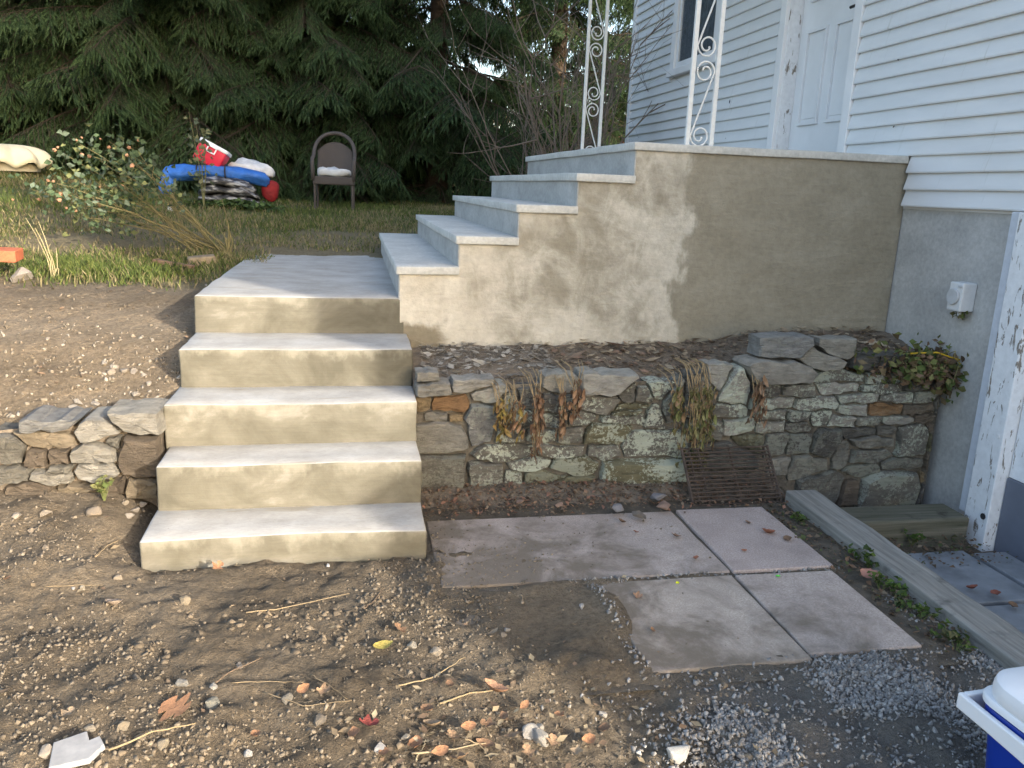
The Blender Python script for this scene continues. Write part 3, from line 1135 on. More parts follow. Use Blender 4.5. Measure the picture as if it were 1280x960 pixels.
def build_rubble():
    t = thing('stone_wall', 'old lichen-spotted rubble stone wall below the porch plaster', 'wall', (0, YW, 0))
    m = MB()

    def core(u, v):
        x = -.0 + u * 2.86
        z = -.35 + v * (.63 + .35 + .05 * u)
        return (x, .011 + .015 * float(fbm(np.array(x), np.array(z), 9, 3, 70)), z)
    m.grid(60, 22, core); m.smooth = True
    m.box(.0, 2.86, .05, .30, -.35, .60)
    m.build('mortar_bed', M_MORTAR, t)
    seeds = []
    for (px, py, w_, h_, *_r) in RUB:
        c = at(px, py, Y=YW)
        s = (c - CPOS).dot(FWD) / CAM['f']
        seeds.append((c.x, c.z, w_ * s * 1.2, h_ * s * 1.16, 0))
    seeds2 = [(a, b, c_, d, -RUB[i][6]) for i, (a, b, c_, d, e) in enumerate(seeds)]
    for i, poly in enumerate(cells(seeds2, .0035)):
        if len(poly) < 3:
            continue
        poly = [(max(.004, min(2.83, x)), max(-.3, z)) for x, z in poly]
        _, _, _, _, col, lich, tilt, pr = RUB[i]
        me, c = stone_mesh(poly, .012 + .016 * random.random() + pr * .8, .10, i, .005)
        o = link('stone', me, None, t)
        o.location = (c.x, 0, c.y)
        k = random.uniform(.85, 1.2)
        o.color = (col[0] * k, col[1] * k, col[2] * k, lich)


build_rubble()


def build_bankwall():
    t = thing('stone_wall', 'low sunlit dry-stone wall holding the dirt bank beside the steps', 'wall', (0, YLW, 0))
    m = MB()
    m.grid(40, 10, lambda u, v: (-3.4 + u * (3.4 + XL - .02), .012 + .01 * math.sin(u * 60), -.1 + v * (.52 + .1 - .22 * (1 - u) ** 2)))
    m.smooth = True
    m.build('earth_core', M_SOILDARK, t)
    TANS = (.23, .19, .135)
    rows = [(295, 420, 290, 110, TANS, 0), (600, 370, 270, 92, PALE, 0), (330, 340, 240, 60, SLATE, 0), (835, 330, 260, 110, LIGHT, 0, 0, .02),
            (860, 500, 240, 260, BRN, 0, 0, .03), (40, 490, 230, 130, GREY, 0), (230, 525, 120, 90, BRN, 0), (365, 520, 110, 92, BRN, 0), (580, 500, 240, 100, LIGHT, 0),
            (590, 610, 250, 110, PALE, 0), (330, 640, 210, 84, LIGHT, 0), (390, 590, 100, 50, GREY, 0), (90, 640, 180, 90, GREY, 0), (700, 430, 70, 90, GREY, 0),
            (720, 680, 110, 76, BRN, 0), (830, 690, 160, 90, TANS, 0), (200, 700, 180, 80, BRN, 0), (470, 720, 160, 70, TANS, 0), (-140, 500, 190, 110, GREY, 0), (-120, 620, 200, 110, BRN, 0), (-320, 540, 220, 120, LIGHT, 0)]
    seeds = []
    cols = []
    for r_ in rows:
        px, py = r_[0] / 4.8, 460 + r_[1] / 4.8
        c = at(px, py, Y=YLW)
        s = (c - CPOS).dot(FWD) / CAM['f'] / 4.8
        seeds.append((c.x, c.z, r_[2] * s * 1.18, r_[3] * s * 1.16, random.uniform(-.05, .05)))
        cols.append((r_[4], r_[7] if len(r_) > 7 else 0))
    for i, poly in enumerate(cells(seeds, .0045)):
        if len(poly) < 3:
            continue
        poly = [(min(x, XL - .012), z) for x, z in poly]
        me, c = stone_mesh(poly, .03 + .03 * random.random() + cols[i][1], .16, 300 + i, .007)
        o = link('stone', me, None, t)
        o.location = (c.x, 0, c.y)
        col = cols[i][0]; k = random.uniform(.7, .95)
        o.color = (col[0] * k, col[1] * k, col[2] * k, 0)


build_bankwall()


# planting ledge above the rubble wall
def build_ledge():
    xs = np.linspace(.0, XH + .03, 120); ys = np.linspace(YW + .02, YP + .02, 34)
    m = MB()

    def fn(u, v):
        x = u * (XH + .03); y = YW + .02 + v * (YP - YW)
        z = .575 + .06 * sst(0, .3, v) + (.075 + .05 * u) * v + .022 * float(fbm(np.array(x), np.array(y), 9, 3, 31)) + .06 * float(sst(1.6, 2.1, x))
        return (x, y, float(z))
    m.grid(140, 36, fn); m.smooth = True
    o = m.build('planting_bed', M_SOILDARK)
    tag(o, 'narrow soil ledge between stone wall and plaster', None, kind='structure')
    return fn


LEDGE = build_ledge()


def ledge_pt(x, v):
    return Vector(LEDGE(x / (XH + .03), v))


# ------------------------------------------------------------------ paving
def paver_mat():
    g = G('paver_concrete', .88)
    oi = g.n('ShaderNodeObjectInfo')
    p = g.pos()
    n = g.noise(p, 3.2, 6, .65)
    base = g.ramp(n, (.3, (.30, .258, .222)), (.55, (.385, .335, .292)), (.75, (.455, .40, .352)))
    base = g.mix(1, base, oi.outputs['Color'], 'MULTIPLY')
    n2 = g.noise(p, 160, 3, .7)
    base = g.mix(1, base, g.ramp(n2, (.3, .7), (.5, 1.), (.72, 1.4)), 'MULTIPLY')
    # trodden-in dirt, thicker towards the soil
    q = g.xyz(p)
    d = g.math('ADD', g.noise(p, 4.0, 6, .7, .4), g.math('MULTIPLY', q[0], -.17))
    d = g.math('ADD', d, g.math('MULTIPLY', q[1], -.13))
    d = g.math('ADD', d, g.math('MULTIPLY', g.math('SUBTRACT', n2, .5), .25))
    base = g.mix(g.math('MULTIPLY', g.band(d, .28, .58), .9), base, (.15, .124, .095))
    g.color(base)
    g.bump(g.math('ADD', n2, g.math('MULTIPLY', g.noise(p, 22, 4), .7)), .45, .005)
    return g.m


def build_paving():
    bed = MB()
    bed.grid(60, 40, lambda u, v: (.0 + u * 1.80, -.98 + v * 1.6, .0925 + .003 * math.sin(u * 50) * math.sin(v * 43)))
    bed.smooth = True
    b = bed.build('patio', simple('sand_bed', (.10, .085, .066), .95, .4, 14, .9, 90, .01))
    tag(b, 'small patio of worn pinkish concrete slabs', None, kind='structure')
    mp = paver_mat()
    rg = random.Random(3)
    for (x0, x1, y0, y1, dz, rz, c) in ((.03, 1.200, -.272, .36, .001, .006, 1.0), (1.214, 1.66, -.278, .36, .006, -.012, 1.06),
                                        (.055, .600, -.90, -.292, -.007, .012, .92), (.626, 1.188, -.905, -.308, .004, .006, 1.1), (1.200, 1.625, -.875, -.306, .002, -.010, 1.05)):
        bm = bmesh.new()
        bmesh.ops.create_grid(bm, x_segments=10, y_segments=10, size=.5)
        r_ = bmesh.ops.extrude_face_region(bm, geom=list(bm.faces))
        for v in r_['geom']:
            if isinstance(v, bmesh.types.BMVert):
                v.co.z += 1
        bmesh.ops.recalc_face_normals(bm, faces=bm.faces)
        for v in bm.verts:
            v.co = Vector((v.co.x * (x1 - x0), v.co.y * (y1 - y0), v.co.z * .035))
        me = bpy.data.meshes.new('paving_slab'); bm.to_mesh(me); bm.free()
        bev(me, .006, 2)
        bm = bmesh.new(); bm.from_mesh(me)
        for v in bm.verts:
            ex = max(abs(v.co.x) / (x1 - x0), abs(v.co.y) / (y1 - y0))
            k = float(fbm(np.array(v.co.x + x0), np.array(v.co.y + y0), 7, 3, 81))
            v.co.z += .002 * k
            if ex > .48:
                v.co.x *= 1 - max(0, k) * .022
                v.co.y *= 1 - max(0, k) * .022
        bm.to_mesh(me); bm.free()
        o = link('paving_slab', me, mp, b)
        o.location = ((x0 + x1) / 2, (y0 + y1) / 2, .066 + dz)
        o.rotation_euler = (rg.uniform(-.004, .004), rg.uniform(-.004, .004), rz)
        o.color = (c, c * rg.uniform(.96, 1.0), c * rg.uniform(.96, 1.02), 1)
    # slate flags in the sunken strip by the basement door
    sm = simple('slate_flag', (.20, .215, .235), .7, .25, 8, .6, 40)
    lp = thing('slate_path', 'blue-grey slate flagstones in the sunken strip by the house', 'path', (0, 0, 0))
    lp['kind'] = 'structure'
    for (x0, x1, y0, y1) in ((2.02, 2.62, -.36, .12), (2.66, 2.84, -.30, .10), (2.03, 2.50, -.75, -.39), (2.53, 2.84, -.74, -.37), (2.03, 2.8, -1.3, -.79)):
        m = MB(); m.box(x0, x1, y0, y1, -.11, -.062 + rg.uniform(-.006, .006))
        m.build('flagstone', sm, lp, .006)


build_paving()


# ------------------------------------------------------------------ timbers and grate
def wood_mat(name, a, b, c, ax=1):
    g = G(name, .85)
    p = g.loc()
    sc = [30, 30, 30]; sc[ax] = 1.3
    n = g.noise(g.mp(p, tuple(sc)), 1.6, 6, .65, .3)
    col = g.ramp(n, (.28, a), (.5, b), (.75, c))
    sp = g.noise(p, 7, 5, .6)
    col = g.mix(g.band(sp, .56, .72), col, tuple(x * .5 for x in b))
    g.color(col)
    g.bump(g.math('ADD', n, g.math('MULTIPLY', g.noise(p, 90, 4), .3)), .7, .006)
    return g.m


def timber(name, label, cat, p0, p1, w_, h_, mat, seed=0, bevel=.006):
    """a squared timber whose top centre line runs from p0 to p1"""
    p0, p1 = Vector(p0), Vector(p1)
    d = p1 - p0
    L = d.length
    m = MB()
    n = max(3, int(L / .08))

    def sec(k):
        y = L * k / n
        o = .003 * math.sin(k * 1.3 + seed); q = .003 * math.sin(k * .7 + seed * 2)
        return [(-w_ / 2 + o, y, -h_), (w_ / 2 + o, y, -h_), (w_ / 2 + q, y, q), (-w_ / 2 + q, y, o)]
    v = []; f = []
    for k in range(n + 1):
        v += sec(k)
    for k in range(n):
        for i in range(4):
            f.append((k * 4 + i, k * 4 + (i + 1) % 4, (k + 1) * 4 + (i + 1) % 4, (k + 1) * 4 + i))
    f += [(3, 2, 1, 0), (n * 4, n * 4 + 1, n * 4 + 2, n * 4 + 3)]
    m.add(v, f)
    o = m.build(name, mat, None, bevel)
    o.location = p0
    o.rotation_euler = d.to_track_quat('Y', 'Z').to_euler()
    return tag(o, label, cat)


M_GREYWOOD = wood_mat('weathered_wood', (.13, .125, .112), (.235, .225, .205), (.35, .34, .31))
M_MOSSWOOD = wood_mat('mossy_wood', (.06, .065, .04), (.12, .115, .085), (.20, .185, .15), 0)
timber('timber_beam', 'long weathered grey timber laid on the ground beside the paving slabs', 'timber', (1.905, .43, .158), (1.885, -1.25, .148), .16, .12, M_GREYWOOD)
tb = MB(); tb.box(-.32, .32, -.10, .10, -.22, 0)
tbo = tb.build('timber_step', M_MOSSWOOD, None, .012)
tbo.location = (2.44, .36, .045)
tag(tbo, 'short mossy timber block used as a step against the stone wall', 'timber')


def build_grate():
    a = Vector((1.345, .42, .085)); b = Vector((1.81, .43, .085))
    top = Vector((1.355, .625, .325))
    ux = (b - a).normalized()
    up = (top - a); H = up.length; up.normalize()
    nrm = ux.cross(up).normalized()
    M = Matrix((ux, up, nrm)).transposed().to_4x4()
    t = thing('metal_grate', 'rusty dark metal grate leaning on the stone wall above the slabs', 'grate', a)
    t.rotation_euler = M.to_euler()
    Wd = (b - a).length
    mr = simple('rusty_iron', (.060, .045, .037), .75, .45, 25, .6, 90, .004)
    nb = 15
    bar = MB(); bar.tube([(0, 0, 0), (Wd, 0, 0)], .0048, 6)
    me = bar.mesh('bar'); me.materials.append(mr)
    for k in range(nb):
        o = link('bar', me, None, t); o.location = (0, .012 + (H - .02) * k / (nb - 1), .004 + .002 * math.sin(k * 2.2)); o.rotation_euler = (0, 0, random.uniform(-.006, .006))
    cb = MB(); cb.tube([(0, 0, 0), (0, H, 0)], .0062, 6)
    me2 = cb.mesh('cross_bar'); me2.materials.append(mr)
    for x in (.035, .085, Wd * .55, Wd - .012):
        o = link('cross_bar', me2, None, t); o.location = (x, .002, -.006)
    o = MB(); o.tube([(-.005, 0, 0), (-.005, H, 0)], .008, 6); o.build('side_rail', mr, t)
    o = MB(); o.tube([(Wd + .005, 0, 0), (Wd + .005, H, 0)], .008, 6); o.build('side_rail', mr, t)


build_grate()


# ------------------------------------------------------------------ coolers
M_WPLAS = simple('white_plastic', (.74, .76, .79), .35, .03, 8, .1, 60, .002)
M_BPLAS = simple('blue_plastic', (.006, .035, .30), .35, .08, 8, .1, 60, .002)
M_RPLAS = simple('red_plastic', (.62, .022, .055), .4, .06, 8)


def rbox(x, y, z0, z1, r, taper=0., n=6, crown=0., rz=None):
    """rounded box as a lofted shell: x,y half sizes, r corner radius"""
    ring = []
    for (sx, sy, a0) in ((1, 1, 0), (-1, 1, 90), (-1, -1, 180), (1, -1, 270)):
        for k in range(n + 1):
            a = R(a0 + 90 * k / n)
            ring.append((sx * (x - r) + r * math.cos(a), sy * (y - r) + r * math.sin(a)))
    N = len(ring)
    m = MB()
    rz = rz or min(r * .5, (z1 - z0) * .3)
    lev = [(z0, 1 - taper - .03), (z0 + rz * .5, 1 - taper), (z1 - rz, 1.0), (z1 - rz * .3, .985), (z1, .95)]
    if crown:
        lev += [(z1 + crown * .7, .7), (z1 + crown, .35)]
    v = []
    for (z, s_) in lev:
        v += [(a * s_, b * s_, z) for a, b in ring]
    f = [tuple(range(N - 1, -1, -1))]
    for k in range(len(lev) - 1):
        f += [(k * N + i, k * N + (i + 1) % N, (k + 1) * N + (i + 1) % N, (k + 1) * N + i) for i in range(N)]
    f.append(tuple((len(lev) - 1) * N + i for i in range(N)))
    m.add(v, f)
    m.smooth = True
    return m


def build_blue_cooler():
    t = thing('cooler', 'blue plastic cooler with white lid and swing handle standing on the gravel', 'cooler', (1.44, -1.785, hz1(1.44, -1.785) - .02), (0, 0, R(3)))
    def sharp(o):
        o.data.set_sharp_from_angle(angle=R(35)); return o
    sharp(rbox(.205, .255, 0, .335, .055, .10).build('body', M_BPLAS, t))
    m = rbox(.212, .262, .290, .318, .058); sharp(m.build('rim_band', M_BPLAS, t))
    lid = sharp(rbox(.216, .266, .337, .392, .09, .0, 8, .018, .02).build('lid', M_WPLAS, t))
    m = rbox(.12, .18, .395, .4135, .05); sharp(m.build('lid_panel', M_WPLAS, lid))
    m = rbox(.219, .269, .322, .345, .06); sharp(m.build('lid_rim', M_WPLAS, lid))
    # swing handle lying over the far end
    h = MB()
    z0, z1 = .285, .292
    for s in (-1, 1):
        x = s * .226
        pr = []
        A = Vector((x, -.02, z0)); B = Vector((x, .292, z1))
        for (u, wv) in ((0, .030), (.3, .024), (.7, .021), (1, .021)):
            p = A.lerp(B, u)
            pr.append((p, wv))
        v = []; f = []
        for (p, wv) in pr:
            v += [(p.x - .008, p.y, p.z - wv), (p.x + .008, p.y, p.z - wv), (p.x + .008, p.y, p.z + wv), (p.x - .008, p.y, p.z + wv)]
        for k in range(3):
            f += [(k * 4 + i, k * 4 + (i + 1) % 4, (k + 1) * 4 + (i + 1) % 4, (k + 1) * 4 + i) for i in range(4)]
        f += [(3, 2, 1, 0), (12, 13, 14, 15)]
        h.add(v, f)
        h.tube([(x - .0085, -.03, z0), (x + .0085, -.03, z0)], .036, 24)
    h.box(-.218, .218, .276, .2925, z1 - .021, z1 + .021)
    o = h.build('handle', M_WPLAS, t, .004)
    for s in (-1, 1):
        d = MB(); d.tube([(s * .235, -.03, z0), (s * .2375, -.03, z0)], .026, 24); d.build('pivot_cap', M_WPLAS, o, .001)


build_blue_cooler()


# ------------------------------------------------------------------ things in the yard behind
def pillow(name, a, b, c, mat, parent=None, e=.45, bend=0., seed=0, amp=.02, nu=28, nv=16, fq=7):
    m = MB()

    def pw(v, p):
        return math.copysign(abs(v) ** p, v)

    def fn(u, v):
        th = u * 2 * math.pi; ph = (v - .5) * math.pi
        x = a * pw(math.cos(ph), e) * pw(math.cos(th), e)
        y = b * pw(math.cos(ph), e) * pw(math.sin(th), e)
        z = c * pw(math.sin(ph), .8)
        z += bend * (1 - (x / a) ** 2)
        k = float(fbm(np.array(x + seed * 3.1 + z), np.array(y + z), fq, 3, seed))
        return (x * (1 + amp * k), y * (1 + amp * 2 * k), z + amp * 1.5 * k)
    m.grid(nu, nv, fn, wrapu=True); m.smooth = True
    return m.build(name, mat, parent)


def build_pile():
    D = 7.2
    c = at(275, 250, Y=D)
    gz = hz1(c.x, c.y)
    s = (c - CPOS).dot(FWD) / CAM['f']      # metres per photo pixel there
    bx = lambda px: (px - 275) * s
    grp = 'things heaped under the spruces'
    mbag = simple('black_plastic_bag', (.055, .058, .065), .35, .5, 14, .6, 18, .02)
    g = G('printed_bag', .4)
    n = g.noise(g.mp(g.loc(), (4, 4, 14)), 2.4, 4, .6)
    g.color(g.ramp(n, (.44, (.03, .032, .036)), (.5, (.11, .11, .12)), (.60, (.33, .34, .35))))
    g.bump(g.noise(g.loc(), 12, 5), .7, .03)
    mprint = g.m
    mblue = simple('blue_tarp', (.035, .14, .47), .45, .25, 10, .7, 14, .03)
    mwhite = simple('white_sack', (.56, .57, .58), .5, .2, 12, .6, 14, .02)
    mred = simple('red_cloth', (.20, .012, .014), .7, .3, 12, .6, 20, .02)
    base = Vector((c.x, c.y, gz))
    zz = .05
    labs = ['grey and black plastic soil sack at the bottom of the heap', 'black printed plastic soil sack in the middle of the heap', 'shiny black plastic soil sack right under the blue bag']
    for k in range(3):
        o = pillow('plastic_sack', .36 - .02 * k, .25, .050, mprint if k < 3 else mbag, None, .5, .045 + .015 * k, k + 1, .03)
        o.location = base + Vector((bx(289 - 4 * k) + .02 * k, -.02 * k, zz)); o.rotation_euler = (0, .03 + .03 * k, .1 * (k - 1))
        tag(o, labs[k], 'sack', grp)
        zz += .082
    # long blue bag
    t = thing('blue_bag', 'long bright blue nylon bag lying across the stacked plastic sacks', 'bag', base + Vector((0, -.03, zz + .065)))
    P = [(bx(210), -.04), (bx(222), -.01), (bx(238), .0), (bx(252), .02), (bx(270), .035), (bx(285), .03), (bx(300), .01), (bx(318), -.01), (bx(332), -.035), (bx(336), -.05)]
    rr = [.04, .095, .11, .095, .085, .075, .085, .10, .085, .03]
    m = MB(); pts = [Vector((x, -.05, z)) for x, z in P]
    N = 18; v = []; f = []
    for k, p in enumerate(pts):
        for j in range(N):
            a_ = 2 * math.pi * j / N
            w_ = 1 + .16 * math.sin(3 * a_ + k * 1.7) + .1 * math.sin(5 * a_ - k)
            v.append((p.x + .01 * math.sin(j), p.y + rr[k] * 1.15 * math.cos(a_) * w_, p.z + rr[k] * .85 * math.sin(a_) * w_))
    for k in range(len(pts) - 1):
        for j in range(N):
            f.append((k * N + j, k * N + (j + 1) % N, (k + 1) * N + (j + 1) % N, (k + 1) * N + j))
    f += [tuple(range(N - 1, -1, -1)), tuple((len(pts) - 1) * N + j for j in range(N))]
    m.add(v, f); m.smooth = True
    m.build('bag_body', mblue, t)
    for px, z in ((252, .02), (285, .03)):
        m = MB(); q = [(bx(px), -.05 + .108 * math.cos(a_), z + .086 * math.sin(a_)) for a_ in np.linspace(0, 2 * math.pi, 20)]
        m.tube(q, .009, 5, False); m.build('strap', M_DARK, t)
    flap = pillow('loose_end', .085, .06, .14, mblue, t, .7, 0, 9, .05); flap.location = (bx(217), -.08, -.085); flap.rotation_euler = (0, .25, 0)
    # white sack behind
    o = pillow('white_sack', .27, .18, .075, mwhite, None, .5, .02, 6, .05); o.location = base + Vector((bx(312), .20, zz + .13)); tag(o, 'white woven sack tucked behind the blue bag', 'sack', grp)
    o.rotation_euler = (0, .12, 0)
    o = pillow('red_cloth', .10, .10, .08, mred, None, .8, .0, 7, .09); o.location = base + Vector((bx(336), .0, .20)); tag(o, 'crumpled dark red cloth at the end of the blue bag', 'cloth', grp)
    # red cooler, tilted
    t = thing('cooler', 'red plastic cooler with white lid tipped over on top of the blue bag', 'cooler', base + Vector((bx(262), -.02, zz + .17)), (R(-8), R(27), R(-6)))
    b = rbox(.165, .12, 0, .20, .025, .06); bo = b.build('body', M_RPLAS, t); bo.data.set_sharp_from_angle(angle=R(35))
    b = rbox(.172, .126, .203, .245, .028); bo = b.build('lid', M_WPLAS, t); bo.data.set_sharp_from_angle(angle=R(35))
    h = MB(); y = -.132
    h.box(-.055, .055, y - .006, y + .006, .13, .145); h.box(-.055, -.040, y - .006, y + .006, .146, .21); h.box(.040, .055, y - .006, y + .006, .146, .21); h.box(-.039, .039, y - .006, y + .006, .197, .21)
    h.build('handle', M_WPLAS, t, .002)
    # small white ball on the grass
    p = ground_at(214, 265)
    o = pillow('white_ball', .035, .035, .03, mwhite, None, 1., 0, 3, .03, 16, 10); o.location = p + Vector((0, 0, .028)); tag(o, 'small dirty white ball lying on the lawn', 'ball')
    return base


PILE = build_pile()


def build_chair():
    Y = 7.9
    a = at(391, 262, Y=Y); b = at(446, 262, Y=Y)
    cx = (a.x + b.x) / 2
    gz = hz1(cx, Y)
    W = (b - a).length * .96
    t = thing('wicker_chair', 'dark brown wicker armchair with arched back standing before the spruces', 'chair', (cx, Y, gz), (0, 0, R(-2)))
    g = G('wicker', .55)
    p = g.loc()
    wv = g.n('ShaderNodeTexWave', wave_type='BANDS', bands_direction='Z'); wv.inputs['Scale'].default_value = 26; wv.inputs['Distortion'].default_value = .3; g.L(p, wv.inputs['Vector'])
    w2 = g.n('ShaderNodeTexWave', wave_type='BANDS', bands_direction='X'); w2.inputs['Scale'].default_value = 26; g.L(p, w2.inputs['Vector'])
    k = g.math('MULTIPLY', wv.outputs['Fac'], w2.outputs['Fac'])
    g.color(g.ramp(k, (.1, (.05, .042, .038)), (.6, (.17, .148, .138))))
    g.bump(k, .8, .006)
    mw = g.m
    hw = W / 2
    sh = .42; top = .97
    for sx in (-1, 1):
        for sy in (0, 1):
            m = MB(); x = sx * (hw - .035); y = -.24 if sy == 0 else .22
            m.tube([(x, y, 0), (x * .99, y * .98, sh - .06)], [.013, .017], 8); m.build('leg', mw, t)
    m = MB(); m.box(-hw + .015, hw - .015, -.265, .24, sh - .10, sh); m.build('seat', mw, t, .015)
    # arched back panel
    m = MB()

    def back(u, v):
        x = (u - .5) * 2 * (hw - .055)
        arch = top - .115 - .13 * abs(u - .5) ** 2.2 * 4
        z = sh + .005 + v * (arch - sh)
        y = .20 + .10 * v - .10 * (2 * (u - .5)) ** 2
        return (x, y, z)
    m.grid(16, 14, back); m.smooth = True
    o = m.build('backrest', mw, t)
    s = o.modifiers.new('thickness', 'SOLIDIFY'); s.thickness = .018
    # frame: arch running down into the arms
    pts = []
    for k in range(25):
        u = k / 24
        th = math.pi * u
        x = -(hw - .012) * math.cos(th)
        e = math.sin(th)
        z = .66 + (top - .66) * e ** .75
        y = -.02 + .32 * e ** .8
        pts.append((x, y, z))
    pts = [(-hw + .02, -.25, sh - .05), (-hw + .012, -.255, .58), (-hw + .010, -.20, .64)] + pts + [(hw - .010, -.20, .64), (hw - .012, -.255, .58), (hw - .02, -.25, sh - .05)]
    m = MB(); m.tube(pts, .024, 8); m.smooth = True; m.build('arm_frame', mw, t)
    c = pillow('seat_cushion', .21, .19, .055, simple('white_cushion', (.50, .52, .54), .8, .12, 20, .5, 25, .01), None, .45, 0, 4, .03)
    c.location = (cx, Y - .06, gz + sh + .045)
    tag(c, 'tufted white cushion on the wicker chair', 'cushion')


build_chair()


def build_shell():
    Y = 8.0
    c = at(8, 206, Y=Y)
    t = thing('shell_sandbox', 'cream plastic clam-shell sandbox lid lying at the lawn edge', 'sandbox', (c.x, Y, hz1(c.x, Y)))
    m = MB(); hw = .46

    def fn(u, v):
        th = (u - .5) * math.pi * 2
        rr = math.sin(v * math.pi / 2)
        sc = 1 + .08 * math.cos(9 * th) * rr ** 2
        x = hw * rr * math.cos(th) * sc; y = .40 * rr * math.sin(th) * sc
        z = .22 * math.cos(v * math.pi / 2) ** .7 + .022 * math.cos(9 * th) * rr ** 1.5 * 1.6
        return (x, y, z + .07)
    m.grid(72, 14, fn, wrapu=True); m.smooth = True
    o = m.build('lid', simple('cream_plastic', (.66, .61, .45), .5, .08, 6), t)
    s = o.modifiers.new('thickness', 'SOLIDIFY'); s.thickness = .02
    m = MB(); m.grid(48, 3, lambda u, v: (.36 * math.cos(u * 6.2832), .3 * math.sin(u * 6.2832), .09 * v), wrapu=True)
    m.build('tray', simple('cream_shade', (.5, .46, .36), .6, .1, 6), t)


build_shell()


# ------------------------------------------------------------------ bricks, stones, wood at the bank
M_ROCK = obj_color_mat('loose_rock', .9, .35, 25, .8, 60, .008)


def stone_thing(name, px, py, size, col, label, grp=None, flat=.6, seed=0, cat='stone', pos=None):
    me = hull(seed, 16, (1, random.uniform(.7, .9), flat), .85)
    p = pos or ground_at(px, py)
    o = link(name, me, M_ROCK)
    bev(me, .10, 1, .4)
    o.scale = (size, size, size)
    o.location = p + Vector((0, 0, size * flat * .45))
    o.rotation_euler = (random.uniform(-.2, .2), random.uniform(-.2, .2), random.uniform(0, 6))
    o.color = (*col, 1)
    return tag(o, label, cat, grp)


def build_bank_things():
    p = ground_at(28, 352)
    st = stone_thing('stone', 0, 0, .085, (.33, .30, .27), 'rounded grey block of stone propping up the red brick', None, .8, 5, pos=p)
    bm_ = simple('red_brick', (.40, .12, .06), .85, .2, 20, .7, 50, .006)
    m = MB(); m.box(-.20, .10, -.10, .10, -.035, .035)
    o = m.build('clay_brick', bm_, None, .006); o.location = p + Vector((-.10, -.01, .165)); o.rotation_euler = (.03, .03, .12)
    tag(o, 'orange-red clay brick resting on a grey stone', 'brick')
    st2 = stone_thing('stone', 0, 0, .10, (.30, .27, .24), 'pale stone block under the far end of the red brick', None, .75, 9, pos=p + Vector((-.22, .06, 0)))
    m = pillow('white_stone', .055, .045, .03, simple('white_quartz', (.66, .64, .6), .7, .1, 8), None, .8, 0, 2, .05, 16, 10)
    m.location = p + Vector((-.215, -.02, .23)); tag(m, 'smooth white stone lying on the red brick', 'stone')
    # wood offcut and flat stone near the landing
    a = ground_at(194, 333); b = ground_at(243, 341)
    timber('wood_offcut', 'short reddish-brown timber offcut lying in the dirt beside the landing', 'wood', a + Vector((0, 0, .055)), b + Vector((0, 0, .05)), .06, .05, wood_mat('red_wood', (.10, .06, .04), (.19, .12, .08), (.28, .19, .13)), 3)
    q = ground_at(252, 333)
    m = MB(); m.box(-.09, .10, -.05, .06, -.03, .045)
    o = m.build('flat_stone', M_ROCK, None, .012); o.location = q + Vector((0, 0, .03)); o.rotation_euler = (.05, -.1, .25); o.color = (.21, .17, .12, 1)
    tag(o, 'flat tan stone lying behind the timber offcut', 'stone')


build_bank_things()


# ------------------------------------------------------------------ plants
LEAFCOL = vcol_mat('leaf_litter', .8, .3, 40, True)
M_STRAW = vcol_mat('straw', .8, .25, 40, True)


def leaf_shape(lobes=0, w_=.45, curl=.25, seed=0):
    """triangulated leaf in its own space, about 1 long along +y"""
    rg = random.Random(seed)
    n = 29 if lobes else 11
    L = []
    for k in range(n):
        y = k / (n - 1)
        ww = w_ * math.sin(math.pi * min(1, y * .92 + .05)) ** .8
        if lobes:
            ww *= (.22 + .95 * abs(math.cos(lobes * math.pi * (y - .08))) ** .8)
        L.append((ww * rg.uniform(.9, 1.1), y))
    tw = rg.uniform(-.3, .3)
    v = []
    for (ww, y) in L:
        z = curl * (y - .5) ** 2 * 2
        v.append((-ww, y - .5 - ww * .1, z + curl * ww * 1.2 + tw * ww))
        v.append((0, y - .5, z))
        v.append((ww, y - .5 - ww * .1, z + curl * ww * 1.2 - tw * ww))
    f = []
    for k in range(n - 1):
        a = 3 * k
        f += [(a, a + 1, a + 4), (a, a + 4, a + 3), (a + 1, a + 2, a + 5), (a + 1, a + 5, a + 4)]
    return np.array(v), f


def small_leaf(seed=0, w_=.32, curl=.3):
    rg = random.Random(seed)
    v = [(0, -.5, 0), (-w_, -.05, curl * .5), (0, 0, 0), (w_, -.05, curl * .5), (0, .5, curl * rg.uniform(-.5, 1))]
    return np.array(v, float), [(0, 2, 1), (0, 3, 2), (1, 2, 4), (2, 3, 4)]


def blade(w_=.5):
    return np.array([(-.5 * w_, 0, 0), (.5 * w_, 0, 0), (.25 * w_, .12, .55), (.05, .42, 1.)], float), [(0, 1, 2), (0, 2, 3)]


SMALL = [small_leaf(k, .26 + .03 * k, .15 + .08 * k) for k in range(5)]
ROCKBANK = [arr(hull(100 + k, 9, (1, random.uniform(.7, 1), random.uniform(.5, .8)))) for k in range(10)]
ROCKBANK2 = [arr(hull(200 + k, 11, (1, random.uniform(.6, .9), random.uniform(.35, .6)), .8)) for k in range(10)]


def ground_pts(n, fn, xr, yr):
    P = []
    tot = 0
    while tot < n:
        x = RNG.uniform(*xr, 4 * n); y = RNG.uniform(*yr, 4 * n)
        k = RNG.random(4 * n) < fn(x, y)
        P.append(np.stack([x[k], y[k]], 1)); tot += k.sum()
        if len(P) > 60:
            break
    P = np.concatenate(P)[:n]
    return np.column_stack([P, hz(P[:, 0], P[:, 1])])


